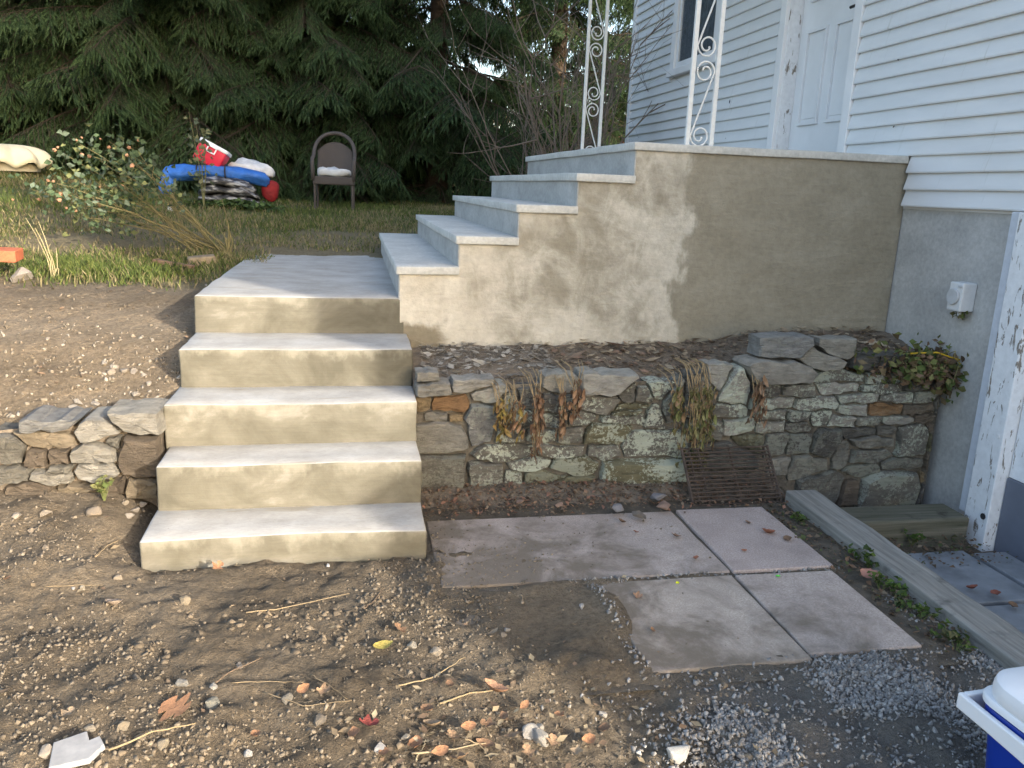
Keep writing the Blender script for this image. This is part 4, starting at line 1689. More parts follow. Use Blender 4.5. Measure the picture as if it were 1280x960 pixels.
def off_stairs(x, y):
    return ~((x > XL - .02) & (x < .02) & (y > -.02) & (y < YB + .02)) & ~((x > 0) & (y > YW - .06) & (y < 4.2)) & ~((x > -.1) & (y > 1.2) & (y < 4.25)) & (x < XH) & ~((x > 1.80) & (x < 2.0) & (y < .45))


def build_grounddressing():
    # crumbled clods over the dug earth
    def dens(x, y):
        pav = (x > .02) & (x < 1.75) & (y > -.92) & (y < .37)
        c = .22 + 2.0 * np.clip(fbm(x, y, 1.8, 3, 90), -.2, .6)
        c = np.where(pav, c * .75 * np.clip(.95 - x - .3 * np.clip(y + .3, 0, 1), .035, 1), c)
        return np.clip(c, .03, 1) * off_stairs(x, y) * (y < .5)
    P = ground_pts(26000, dens, (-2.2, 1.2), (-1.7, .48))
    sz = .0018 + .0115 * RNG.random(len(P)) ** 5
    P[:, 2] -= sz * .1
    onp = (P[:, 0] > .03) & (P[:, 0] < 1.7) & (P[:, 1] > -.9) & (P[:, 1] < .36)
    P[onp, 2] = np.maximum(P[onp, 2], .1015)
    sz[onp] *= .8
    cols = pick([(.15, .125, .094), (.17, .142, .108), (.13, .108, .082), (.185, .156, .12), (.16, .136, .105)], len(P), .2)
    o = scatter('dirt_clods', ROCKBANK, P, sz, cols, vcol_mat('clods', .95, .35, 90))
    tag(o, 'loose crumbs of dug brown earth', None, kind='stuff')
    # bigger lumps of the same earth
    P = ground_pts(1700, lambda x, y: np.clip(-.05 + 1.6 * fbm(x, y, 2.3, 3, 95), 0, 1) * off_stairs(x, y) * ~((x > .02) & (y > -.92)), (-2.2, .9), (-1.7, .45))
    sz = .007 + .016 * RNG.random(len(P)) ** 2.5
    P[:, 2] -= sz * .3
    o = scatter('earth_lumps', ROCKBANK, P, sz, pick([(.15, .12, .087), (.13, .105, .076), (.165, .134, .098)], len(P), .12), vcol_mat('earth_lump', .95, .4, 60))
    tag(o, 'larger lumps of dug brown earth', None, kind='stuff')
    # leaf debris in the strip beside the long timber and below the timber step
    P = np.concatenate([np.column_stack([RNG.uniform(1.64, 1.83, 420), RNG.uniform(-.95, .40, 420), .098 + .012 * RNG.random(420)]), np.column_stack([RNG.uniform(2.0, 2.8, 380), RNG.uniform(-.05, .27, 380), -.105 + .04 * RNG.random(380) + .03 * 1])])
    n = len(P)
    o = scatter('timber_litter', SMALL, P, .012 + .024 * RNG.random(n) ** 2, pick([(.15, .10, .07), (.20, .13, .085), (.11, .085, .06), (.09, .11, .045), (.19, .15, .105)], n, .2), LEAFCOL, .7)
    tag(o, 'dark leaf debris caught along the timbers', None, kind='stuff')
    # pale crushed gravel beyond the slabs
    def densg(x, y):
        g_ = sst(.25, .95, x + .35 * fbm(x, y, 2, 2, 60)) * sst(-.80, -.98, y + .15 * fbm(x, y, 3, 2, 61)) + .35 * ((x > 1.70) & (x < 1.82) & (y < -.5))
        g_ = g_ * np.clip(.45 + 1.6 * fbm(x, y, 3, 2, 66), .08, 1)
        j = ((np.abs(y + .292) < .028) & (x > .5) & (x < 1.7)) | ((np.abs(x - .614) < .03) & (y < -.3) & (y > -.95))
        return np.clip(np.maximum(g_, .10 * j), 0, 1)
    P = ground_pts(15000, densg, (.2, 1.95), (-1.75, .3))
    sz = .0035 + .0115 * RNG.random(len(P)) ** 2.2
    P[:, 2] = np.maximum(P[:, 2], .088) + sz * .2
    o = scatter('gravel', ROCKBANK2, P, sz, pick([(.26, .255, .25), (.21, .208, .205), (.32, .31, .295), (.17, .165, .16), (.235, .22, .20)], len(P), .2), vcol_mat('gravel_stone', .8, .25, 120))
    tag(o, 'crushed pale grey gravel between slabs and cooler', None, kind='stuff')
    # stony bank left of the steps
    def densb(x, y):
        a = np.exp(-(((x + 1.45) / .55) ** 2 + ((y - .95) / .34) ** 2)) + .25 * np.exp(-(((x + 1.9) / .8) ** 2 + ((y - 1.5) / .5) ** 2))
        return np.clip(a, .04, 1) * off_stairs(x, y)
    P = ground_pts(1500, densb, (-3.2, -1.09), (.66, 2.6))
    sz = .003 + .019 * RNG.random(len(P)) ** 4
    P[:, 2] += sz * .1
    o = scatter('bank_rubble', ROCKBANK2, P, sz, pick([(.22, .193, .155), (.17, .143, .108), (.27, .24, .20), (.145, .12, .09), (.185, .153, .115)], len(P), .2), vcol_mat('bank_stone', .9, .25, 60))
    tag(o, 'broken pale mortar and stone chips strewn over the dirt bank', None, kind='stuff')
    # debris along the foot of the rubble wall
    def densw(x, y):
        return sst(.30, .52, y + .08 * fbm(x, y, 4, 2, 7)) * (y < .69) * (x > .03) * (x < 1.85)
    P = ground_pts(2600, densw, (.02, 1.9), (.28, .70))
    fv = (P[:, 1] - .34) / .38
    P[:, 2] = np.maximum(.104, .060 + .075 * sst(0, 1, fv) + .016 * fbm((P[:, 0] - .02) / 1.86 * 1.9, fv * .4, 14, 3, 5) * (.2 + fv)) + .004 + .008 * RNG.random(len(P))
    sz = .008 + .024 * RNG.random(len(P)) ** 2.4
    o = scatter('leaf_litter', SMALL, P, sz, pick([(.17, .115, .08), (.23, .15, .10), (.13, .10, .075), (.25, .14, .10), (.21, .165, .12)], len(P), .25), LEAFCOL, .7)
    tag(o, 'brown crumbled leaf litter along the foot of the stone wall', None, kind='stuff')
    m = MB(); m.grid(80, 12, lambda u, v: (.02 + u * 1.86, .34 + v * .38, .060 + .075 * float(sst(.0, 1., np.array(v))) + .016 * float(fbm(np.array(u * 1.9), np.array(v * .4), 14, 3, 5)) * (.2 + v)))
    m.smooth = True
    o = m.build('wall_foot_soil', M_SOILDARK); tag(o, 'low drift of dark soil against the stone wall', None, kind='structure')
    # litter on the ledge
    n = 7500
    x = RNG.uniform(.06, 2.83, n); v = RNG.random(n) ** .8
    P = np.array([ledge_pt(a, b)[:] for a, b in zip(x, v)])
    P[:, 2] += RNG.random(n) * .02
    L = .02 + .09 * RNG.random(n) ** 2 + .16 * (RNG.random(n) > .975)
    straw = [(np.array([(-.5, -.018, 0), (.5, -.014, .05), (.5, .014, .05), (-.5, .018, 0), (0, 0, .03)], float), [(0, 1, 4), (1, 2, 4), (2, 3, 4), (3, 0, 4)])]
    cc = pick([(.27, .21, .15), (.38, .30, .21), (.19, .145, .11), (.28, .19, .14), (.44, .37, .27)], n, .2)
    cc[x < .75] = pick([(.36, .335, .29), (.46, .43, .38), (.28, .255, .22)], int((x < .75).sum()), .15)
    o = scatter('dry_litter', straw * 4 + SMALL[:1], P, np.column_stack([L * 1.2, np.minimum(L, .03), L * .5]), cc, M_STRAW, .35)
    tag(o, 'dry brown stalks and straw matted on the wall ledge', None, kind='stuff')
    # straw and chaff on the dug earth
    def denss(x, y):
        a = np.exp(-(((x - .12) / .35) ** 2 + ((y + 1.15) / .28) ** 2)) + .8 * np.exp(-(((x + 1.75) / .3) ** 2 + ((y - 1.0) / .16) ** 2)) + .25 * np.exp(-(((x + 2.2) / .9) ** 2 + ((y - 2.2) / .35) ** 2))
        return np.clip(a + .03, 0, 1) * off_stairs(x, y)
    P = ground_pts(4600, denss, (-3.4, 1.0), (-1.6, 2.7))
    P[:, 2] += .004 + .012 * RNG.random(len(P))
    n = len(P); L = .012 + .075 * RNG.random(n) ** 2.5
    o = scatter('straw_chaff', straw * 5 + SMALL[:1], P, np.column_stack([L, np.minimum(L, .017), L * .5]), pick([(.34, .27, .175), (.26, .20, .13), (.20, .15, .105), (.40, .33, .22), (.24, .165, .11)], n, .2), M_STRAW, .3)
    tag(o, 'scattered straw and leaf chaff on the dug earth', None, kind='stuff')


build_grounddressing()


def build_grass():
    def dens(x, y):
        return grass_amt(x, y) * np.clip(.55 + 1.3 * fbm(x, y, 1.7, 3, 33), .05, 1) * off_stairs(x, y)
    P1 = ground_pts(60000, dens, (-6.5, 4.5), (1.8, 10.5))
    near = ground_pts(15000, lambda x, y: grass_amt(x, y) * np.clip(.5 + 1.5 * fbm(x, y, 2.4, 3, 34), 0, 1), (-4.4, -.9), (1.9, 4.2))
    thin = ground_pts(30000, lambda x, y: (.5 + fbm(x, y, 2, 2, 12)) * off_stairs(x, y) * (y > 2.6), (-4.5, 3.5), (2.4, 6.5))
    P = np.concatenate([P1, near, thin])
    n = len(P)
    h = .025 + .05 * RNG.random(n)
    h[len(P1) + len(near):] *= .6
    w_ = .0035 + .003 * RNG.random(n)
    dry = np.clip(.27 + .9 * fbm(P[:, 0], P[:, 1], 1.1, 3, 44), 0, 1)
    dry[len(P1) + len(near):] = np.maximum(dry[len(P1) + len(near):], .6)
    dry = np.clip(dry + .45 * sst(2.9, 2.3, P[:, 1]), 0, 1)
    r_ = RNG.random(n)
    gcol = pick([(.075, .11, .026), (.11, .145, .035), (.06, .085, .026), (.14, .165, .045)], n, .2)
    dcol = pick([(.24, .205, .11), (.18, .15, .085), (.28, .24, .13)], n, .2)
    c = np.where((r_ < dry)[:, None], dcol, gcol)
    o = scatter('grass', [blade(1.), blade(.8)], P, np.column_stack([w_ * 2.0, h, h]), c, vcol_mat('grass_blade', .7, .2, 30, True), .3)
    tag(o, 'short patchy lawn grass, green and dry', None, kind='stuff')


build_grass()


def add_leaf(px, py, size, col, label, kind=0, grp=None, rot=None, pos=None, lift=.012):
    key = ('leaf', kind)
    if key not in LEAFME:
        v, f = leaf_shape(*LEAFKIND[kind])
        me = bpy.data.meshes.new('fallen_leaf'); me.from_pydata([tuple(q) for q in v], [], f); me.update()
        me.polygons.foreach_set('use_smooth', [True] * len(f))
        me.materials.append(M_LEAF)
        LEAFME[key] = me
    o = link('fallen_leaf', LEAFME[key])
    p = pos or ground_at(px, py)
    o.location = p + Vector((0, 0, lift)); o.scale = (size, size, size)
    fl = .25 if kind == 1 else 1
    o.rotation_euler = (random.uniform(-.3, .3) * fl, random.uniform(-.35, .35) * fl, rot if rot is not None else random.uniform(0, 6.28))
    o.color = (*col, 1)
    return tag(o, label, 'leaf', grp)


LEAFME = {}
LEAFKIND = [(0, .33, .35, 1), (2.6, .50, .10, 2), (0, .42, .5, 3), (2, .40, .4, 4)]
M_LEAF = obj_color_mat('fallen_leaf', .75, .3, 3, .4, 12, .02)
LB, LO, LR, LY, LP = (.19, .115, .07), (.27, .145, .08), (.17, .04, .035), (.30, .25, .07), (.27, .22, .18)
DG = 'brown curled leaves on the dug earth'
add_leaf(218, 893, .09, LO, 'large orange-brown lobed oak leaf lying on the dirt', 1, rot=.9)
add_leaf(272, 715, .05, LO, 'small orange leaf lying at the foot of the bottom step', 3)
add_leaf(460, 911, .055, LR, 'red maple-coloured leaf on the dirt', 3)
add_leaf(142, 762, .07, LP, 'pale folded leaf lying alone on smooth dirt', 2, rot=.9)
add_leaf(479, 816, .065, LY, 'narrow yellow-green willow leaf on the crumbly dirt', 0, rot=-1.3)
add_leaf(617, 880, .075, (.34, .20, .13), 'upright curled tan leaf standing in the straw', 2, lift=.04)
add_leaf(1085, 733, .075, (.33, .17, .13), 'pinkish-brown leaf among the weeds by the timber', 2, rot=.4, lift=.04)
for (px, py, s) in ((500, 796, .06), (443, 925, .06), (540, 915, .06), (755, 920, .06), (565, 930, .055), (735, 934, .045), (605, 940, .06), (617, 798, .05), (85, 900, .05), (405, 870, .05), (380, 870, .045), (10, 730, .04), (562, 863, .045), (690, 938, .05), (520, 940, .06), (640, 930, .05), (550, 948, .055), (585, 915, .05), (630, 905, .045), (660, 948, .05), (700, 905, .04), (575, 955, .06), (480, 952, .05), (720, 948, .045), (610, 912, .05), (655, 890, .04), (535, 895, .05), (320, 930, .04)):
    lc = random.choice([(LB, 'dark brown'), (LO, 'orange-brown'), ((.24, .16, .10), 'tan'), ((.28, .21, .14), 'pale buff')])
    add_leaf(px, py, s * .85, lc[0], 'curled ' + lc[1] + (' small' if s < .05 else '') + ' leaf lying on the dug earth', random.choice([0, 2, 3]), DG, lift=.016)
for (px, py, s) in ((845, 672, .05), (960, 668, .07), (985, 676, .06), (930, 690, .03), (797, 747, .04), (795, 667, .035), (777, 654, .04), (935, 625 + 30, .04), (870, 700, .035), (815, 790, .025)):
    p = at(px, py, Z=.105)
    add_leaf(px, py, s * .9, random.choice([LB, (.30, .13, .08), (.24, .15, .1)]), 'dry reddish-brown leaf lying on the paving slabs', random.choice([0, 2, 3]), 'leaves on the paving slabs', pos=p, lift=.006)
for (px, py, s) in ((1245, 745, .06), (1215, 738, .05), (1265, 760, .06), (1180, 735, .04)):
    p = at(px, py, Z=-.05)
    add_leaf(px, py, s, random.choice([LB, (.26, .09, .06)]), 'dark red-brown leaf on the slate flagstones', random.choice([0, 2]), 'leaves on the slate flags', pos=p, lift=.008)
p = at(847, 731, Z=.10); add_leaf(0, 0, .018, (.75, .75, .02), 'tiny bright yellow scrap on the slab joint', 2, pos=p, lift=.005)
p = at(972, 722, Z=.10); add_leaf(0, 0, .020, (.12, .62, .06), 'tiny bright green scrap on the slab joint', 0, pos=p, lift=.005, rot=1.5)

# loose stones
for k, (px, py, s, col) in enumerate(((265, 885, .042, (.26, .25, .21)), (268, 860, .022, (.40, .38, .35)), (228, 858, .026, (.28, .27, .25)), (58, 945, .03, (.42, .37, .31)), (113, 914, .026, (.36, .31, .24)),
                                      (515, 812, .030, (.36, .32, .26)), (545, 818, .028, (.36, .31, .25)), (475, 938, .028, (.42, .41, .40)), (663, 920, .040, (.40, .38, .35)), (676, 930, .042, (.36, .34, .31)),
                                      (674, 914, .026, (.46, .42, .36)), (727, 760, .020, (.45, .43, .42)), (753, 898, .020, (.5, .46, .42)), (103, 740, .022, (.38, .34, .28)), (92, 737, .014, (.42, .42, .43)),
                                      (232, 754, .034, (.31, .26, .19)), (148, 725, .028, (.36, .31, .25)), (410, 710, .014, (.52, .52, .52)), (300, 835, .02, (.24, .22, .2)), (310, 945, .022, (.44, .43, .42)), (507, 925, .022, (.42, .36, .28)),
                                      (360, 878, .026, (.2, .185, .16)), (400, 905, .03, (.2, .175, .145)), (155, 915, .03, (.26, .22, .165)), (205, 935, .03, (.27, .235, .18)), (175, 925, .024, (.24, .2, .15)), (630, 795, .02, (.4, .33, .25)), (634, 790, .016, (.3, .29, .28)))):
    stone_thing('loose_stone', px, py, s * .8, col, ('pale' if sum(col) > 1.15 else 'greyish' if sum(col) > .85 else 'dark brown') + (' pebble' if s < .024 else ' stone') + ' lying loose on the dug earth', 'loose stones on the dug earth', random.uniform(.5, .8), 40 + k)
for k, (px, py, s) in enumerate(((20, 648, .03), (58, 645, .035), (40, 665, .025), (118, 645, .05), (57, 687, .025), (170, 640, .035), (157, 632, .03), (162, 648, .03), (178, 634, .028))):
    stone_thing('loose_stone', px, py, s * .8, random.choice([(.33, .28, .22), (.29, .24, .185), (.36, .315, .265)]), 'pale stone fallen at the foot of the dry-stone bank wall', 'stones fallen from the bank wall', .6, 80 + k)
for k, (px, py, s) in enumerate(((822, 622, .055), (830, 634, .05), (770, 637, .06), (800, 645, .05), (700, 632, .03), (650, 628, .028))):
    p = at(px, py, Z=.13)
    stone_thing('loose_stone', 0, 0, s * .9, random.choice([(.26, .25, .26), (.32, .22, .17), (.22, .19, .16)]), 'flat stone lying among leaf litter below the lichen-spotted wall', 'stones at the rubble wall foot', .4, 95 + k, pos=p)
for k, (px, py, s) in enumerate(((140, 468, .03), (155, 465, .032), (168, 466, .026), (143, 460, .025), (130, 457, .024), (186, 481, .022), (100, 505, .03), (92, 512, .03), (170, 495, .025), (60, 425, .02), (120, 508, .026), (180, 470, .02))):
    stone_thing('loose_stone', px, py, s, random.choice([(.36, .32, .275), (.32, .28, .235)]), 'whitish mortar lump lying on the dirt bank', 'mortar lumps on the bank', .6, 120 + k)
tl = MB()
TP = [(-.062, -.05), (.03, -.058), (.066, -.02), (.055, .018), (.03, .012), (.024, .05), (-.055, .04)]
tl.add([(x, y, 0) for x, y in TP] + [(x * .97, y * .97, .016) for x, y in TP], [tuple(range(6, -1, -1)), tuple(range(7, 14))] + [(i, (i + 1) % 7, (i + 1) % 7 + 7, i + 7) for i in range(7)])
o = tl.build('broken_tile', simple('pale_slate', (.27, .275, .285), .7, .2, 14, .5, 30), None, .002)
o.location = ground_at(97, 943) + Vector((0, 0, .008)); o.rotation_euler = (.1, -.06, .25)
tag(o, 'flat broken piece of pale grey slate lying on the dirt', 'slate')
o = stone_thing('white_rock', 845, 945, .05, (.60, .58, .54), 'jagged white rock at the edge of the gravel', None, .6, 402)


def twig(pts, r0, label, col, grp=None, name='twig', lift=.008):
    P = []
    for q in pts:
        P.append(ground_at(*q) + Vector((0, 0, lift)))
    base = P[0].copy()
    fine = []
    for a, b in zip(P[:-1], P[1:]):
        for k in range(6):
            fine.append(a.lerp(b, k / 6) + Vector((random.uniform(-1, 1), random.uniform(-1, 1), random.uniform(0, .6))) * .0025)
    fine.append(P[-1])
    # lay it straight: heights run evenly from end to end
    z0, z1 = fine[0].z, fine[-1].z
    zm = max(hz1(q.x, q.y) - (z0 + (z1 - z0) * i / len(fine)) for i, q in enumerate(fine)) + r0
    for i, q in enumerate(fine):
        q.z = z0 + (z1 - z0) * i / len(fine) + max(0, zm) * .8
    r0 *= .7
    m = MB(); m.tube([q - base for q in fine], [r0 * (1 - .5 * i / len(fine)) for i in range(len(fine))], 6)
    m.smooth = True
    o = m.build(name, M_TWIG)
    o.location = base; o.color = (*col, 1)
    return tag(o, label, 'twig', grp)


M_TWIG = obj_color_mat('twig_bark', .8, .25, 40, .5, 120, .002)
TW = (.24, .185, .115); TD = (.13, .095, .067)
GT = 'dry twigs on the dug earth'
for pts, r0, col in (([(308, 771), (345, 769), (437, 745)], .0035, TW), ([(137, 944), (190, 925), (245, 910)], .0045, (.27, .21, .125)), ([(270, 858), (285, 846), (328, 826)], .004, TD), ([(497, 865), (540, 850), (581, 829)], .0035, (.27, .21, .125)),
                     ([(550, 884), (585, 870), (625, 868)], .0045, (.27, .21, .125)), ([(388, 847), (415, 862), (434, 878)], .0022, TW), ([(455, 765), (468, 752), (480, 738)], .0035, TD), ([(515, 950), (570, 944), (607, 938)], .0042, (.28, .225, .145)),
                     ([(520, 955), (528, 940), (532, 928)], .0035, (.28, .24, .165)), ([(580, 930), (600, 945), (612, 956)], .003, TW), ([(290, 858), (330, 858), (380, 858)], .002, TW), ([(330, 872), (380, 888), (440, 880)], .0022, TW), ([(55, 737), (100, 735), (128, 736)], .002, TW), ([(120, 700), (135, 688), (150, 678)], .004, TW)):
    twig(pts, r0, ('dark ' if col == TD else 'pale straw-coloured ' if r0 > .003 else 'hair-thin ') + ('bent twig' if len(pts) > 2 and abs((pts[1][1] - pts[0][1]) * (pts[2][0] - pts[1][0]) - (pts[2][1] - pts[1][1]) * (pts[1][0] - pts[0][0])) > 350 else 'straight twig') + ' lying on the dug earth', col, GT)
m = MB(); m.tube([(0, 0, -.03), (-.006, 0, .05), (-.022, 0, .1)], [.0035, .003, .002], 6); m.tube([(-.003, 0, .03), (.004, .004, .09)], [.0022, .0012], 5)
o = m.build('twig', M_TWIG); o.location = ground_at(411, 700) + Vector((0, 0, .01)); o.color = (*TD, 1)
tag(o, 'dark forked twig stuck upright in the dirt before the bottom step', 'twig')


# hanging dead plants
M_STEM = vcol_mat('dry_stem', .8, .2, 40)


def hanging(px, py0, py1, nst, cols, label, leafy, spread, seed):
    rg = random.Random(seed)
    top = at(px, py0, Y=YW - .03); bot = at(px, py1, Y=YW - .07)
    t = thing('hanging_plant', label, 'plant', top)
    m = MB()
    P = []
    for k in range(nst + 3):
        x0 = rg.uniform(-spread, spread); x1 = x0 + rg.uniform(-spread, spread) * .8
        Lz = (bot.z - top.z) * rg.uniform(.6, 1)
        jx = rg.uniform(-.04, .04)
        pts = [Vector((x0 * .6 + jx * 1.6, .10 + rg.uniform(-.03, .06), .03)), Vector((x0 * .8 + jx, rg.uniform(-.01, .02), .022 + rg.uniform(-.01, .012))), Vector((x0 + jx * .4, -.03, -.03 + rg.uniform(-.02, .012)))]
        for i in range(1, 6):
            u = i / 5
            pts.append(Vector((x0 + (x1 - x0) * u + rg.uniform(-.006, .006), -.04 - .02 * math.sin(u * 3) - rg.uniform(0, .008), -.03 + (Lz + .03) * u)))
        m.tube(pts, [.002, .002, .002, .002, .0018, .0016, .0013, .0008], 5, False)
        for q in pts[3:]:
            for _ in range(max(1, int(round(leafy * .55 * rg.random() * 1.6)))):
                P.append(q + Vector((rg.uniform(-.018, .018), rg.uniform(-.018, .006), rg.uniform(-.03, .03))))
    m.smooth = True
    st = m.build('stems', M_TWIG, t); st.color = (.30, .22, .12, 1)
    P = np.array([p[:] for p in P])
    n = len(P)
    big = max(0, min(9, n // 8))
    rots = rotm(n, .5)
    # leaves hang tip-down
    dn = np.array([[1, 0, 0], [0, 0, 1], [0, -1, 0]], float)
    rots = np.einsum('nij,jk->nik', rots, dn)
    ls = .02 + .035 * RNG.random(n)
    o = scatter('dead_leaves', SMALL, P, np.column_stack([ls * .42, ls * 1.05, ls * 1.5]), pick(cols, n, .25), LEAFCOL, parent=t, rots=rots)
    for k in range(big):
        me = LEAFME.get(('leaf', 0))
        o = link('leaf', me, None, t)
        o.location = P[k * (n // max(1, big))] + np.array([0, -.012, 0]); s = rg.uniform(.04, .065); o.scale = (s * .55, s, s * 1.6)
        o.rotation_euler = (rg.uniform(1.1, 2.0), rg.uniform(-.5, .5), rg.uniform(-.8, .8)); o.color = (*rg.choice(cols), 1)
    return t


RED = [(.21, .125, .075), (.26, .165, .10), (.16, .095, .06)]
YEL = [(.22, .17, .05), (.26, .18, .07), (.16, .10, .045)]
GRN = [(.15, .16, .06), (.22, .20, .09), (.25, .17, .10), (.19, .13, .075), (.12, .12, .05)]
BRO = [(.24, .155, .095), (.19, .12, .075), (.30, .2, .13)]
hanging(627, 488, 548, 3, YEL, 'yellow-brown withered plant hanging over the wall beside the reddish ones', 4, .025, 1)
hanging(643, 488, 545, 3, RED + YEL, 'two-toned withered stalks hanging over the wall', 4, .02, 2)
hanging(671, 475, 568, 4, RED, 'longest reddish-brown withered plant hanging down the stone wall', 5, .022, 3)
hanging(702, 478, 552, 2, RED, 'thin reddish withered stalk hanging down the stone wall', 4, .012, 4)
hanging(717, 465, 530, 2, RED, 'sparse bare reddish stalks hanging beside the pale capstone', 3, .015, 5)
hanging(842, 472, 540, 3, GRN, 'small greenish withered plant hanging beside the larger one', 5, .02, 6)
hanging(872, 462, 585, 13, GRN + [(.30, .26, .14), (.26, .24, .11)], 'big limp green and brown withered plant hanging above the metal grate', 10, .065, 7)
hanging(943, 462, 524, 4, BRO, 'bunch of dry brown leaves hanging under the big capstone', 6, .02, 8)


def build_vine():
    c = at(1178, 452, Y=YW + .02)
    t = thing('wilted_vine', 'heap of wilted green and brown vine at the house end of the stone wall', 'plant', (c.x, YW + .05, c.z))
    rg = random.Random(21)
    n = 1500
    u = RNG.normal(0, 1, (n, 3))
    P = np.column_stack([np.clip(u[:, 0] * .23 - .05, -.56, .33), u[:, 1] * .06 - .05, -.01 + u[:, 2] * .05])
    sag = np.clip(1 - ((P[:, 0] - .10) / .24) ** 2, 0, 1)
    P[:, 2] -= sag * .15 * RNG.random(n) * (P[:, 1] < -.02)
    cols = pick([(.10, .14, .045), (.14, .16, .055), (.17, .13, .075), (.20, .13, .085), (.12, .085, .055), (.20, .20, .08)], n, .25)
    scatter('wilted_leaves', SMALL, P, .025 + .035 * RNG.random(n), cols, LEAFCOL, parent=t)
    m = MB()
    for k in range(26):
        a = Vector((rg.uniform(-.3, .28), rg.uniform(-.1, .05), rg.uniform(-.03, .06)))
        b = a + Vector((rg.uniform(-.12, .16), rg.uniform(-.08, .02), rg.uniform(-.16, .02)))
        md = a.lerp(b, .5) + Vector((0, -.02, .03))
        m.tube([a, md, b], [.0026, .0022, .0012], 5, False)
    st = m.build('stems', M_TWIG, t); st.color = (.25, .23, .10, 1)
    m = MB()
    m.tube([Vector((-.24, -.08, .055)), Vector((-.1, -.10, .065)), Vector((.02, -.10, .03)), Vector((.10, -.11, .015))], .0045, 6)
    m.tube([Vector((-.0, -.10, .045)), Vector((.07, -.12, -.02)), Vector((.10, -.11, -.10))], .003, 6)
    st = m.build('yellow_stem', M_TWIG, t); st.color = (.55, .36, .03, 1)
    m = MB(); m.tube([Vector((.25, -.10, -.02)), Vector((.36, -.18, -.05)), Vector((.46, -.3, -.055))], .004, 6)
    st = m.build('stems', M_TWIG, t); st.color = (.14, .08, .06, 1)
    lk = LEAFME[('leaf', 2)]
    for k, (x, y, z, s, col) in enumerate([(.09, -.05, .075, .10, (.14, .20, .05)), (.15, -.02, .055, .07, (.12, .17, .05)), (.22, -.06, .0, .07, (.10, .15, .05)), (.03, -.10, -.08, .06, (.15, .17, .07)), (-.05, -.10, -.06, .055, (.17, .17, .08))]
                                          + [(rg.uniform(-.28, .28), -.10, rg.uniform(-.12, .05), rg.uniform(.035, .06), rg.choice([(.13, .16, .06), (.22, .15, .09), (.17, .12, .07)])) for _ in range(40)]
                                          + [(.24, -.12, -.15, .06, (.28, .18, .11)), (.28, -.15, -.15, .06, (.2, .1, .06)), (.20, -.12, -.13, .07, (.26, .18, .12)), (.36, -.2, -.06, .04, (.16, .07, .05)), (.31, -.16, -.04, .04, (.2, .09, .06))]):
        o = link('leaf', lk, None, t); o.location = (x, y, z); o.scale = (s, s, s)
        o.rotation_euler = (rg.uniform(.5, 1.6), rg.uniform(-.8, .8), rg.uniform(-2, 2)); o.color = (*col, 1)
    # little weed out of the foundation wall
    q = at(1205, 395, X=XH + .02)
    w_ = thing('weed', 'small pale weed hanging under the outlet box', 'plant', q)
    P = RNG.normal(0, 1, (26, 3)) * np.array([.012, .03, .02]) + np.array([-.02, 0, .01])
    scatter('leaves', SMALL, P, .025 + .015 * RNG.random(26), pick([(.16, .19, .07), (.22, .21, .1)], 26), LEAFCOL, parent=w_)
    m = MB()
    for k in range(6):
        m.tube([(-.002, 0, .02), (-.03, rg.uniform(-.05, .05), rg.uniform(-.02, .03))], .0015, 4)
    s = m.build('stems', M_TWIG, w_); s.color = (.2, .2, .09, 1)


build_vine()


def weed(pos, h, n, cols, label, grp, spread=.06, seed=0):
    rg = random.Random(seed)
    t = thing('weed', label, 'weed', pos, group=grp)
    P = []
    m = MB()
    for k in range(n):
        a = rg.uniform(0, 6.28); r_ = rg.uniform(.2, 1) * spread
        tip = Vector((math.cos(a) * r_, math.sin(a) * r_, h * rg.uniform(.5, 1)))
        m.tube([(0, 0, -.01), tip * .5 + Vector((0, 0, h * .2)), tip], [.0018, .0015, .001], 4, False)
        for j in range(4):
            P.append((tip * rg.uniform(.4, 1.1) + Vector((rg.uniform(-.012, .012), rg.uniform(-.012, .012), rg.uniform(0, .015))))[:])
    s = m.build('stems', M_TWIG, t); s.color = (.12, .14, .05, 1)
    P = np.array(P)
    scatter('leaves', SMALL, P, .018 + .02 * RNG.random(len(P)), pick(cols, len(P), .25), LEAFCOL, .8, t)


GW = [(.07, .12, .025), (.10, .16, .035), (.06, .09, .03)]
for k, (px, py, h, n) in enumerate(((1070, 700, .07, 9), (1085, 712, .07, 9), (1100, 738, .06, 8), (1118, 746, .05, 6), (1150, 775, .05, 7), (1180, 800, .05, 8), (1195, 815, .05, 6), (1005, 655, .05, 6), (1128, 765, .05, 6))):
    weed(at(px, py, Z=.085), h, n, GW if k < 5 else GW + [(.13, .13, .06)], ('taller green' if h > .065 else 'low green' if k < 5 or k == 8 else 'yellowish green') + ' weed growing between the slabs and the long timber', 'weeds along the timber', seed=k)
weed(ground_at(132, 625) + Vector((0, -.02, .0)), .12, 12, [(.12, .16, .05), (.2, .2, .08)], 'straggly pale weed at the foot of the dry-stone bank wall', None, .05, 30)
for k, (px, py) in enumerate(((1110, 655), (1122, 668), (1140, 680))):
    weed(at(px, py, Z=-.06), .06, 7, GW, 'dark green weed growing in the gap below the mossy timber step', 'weeds below the timber step', .05, 40 + k)


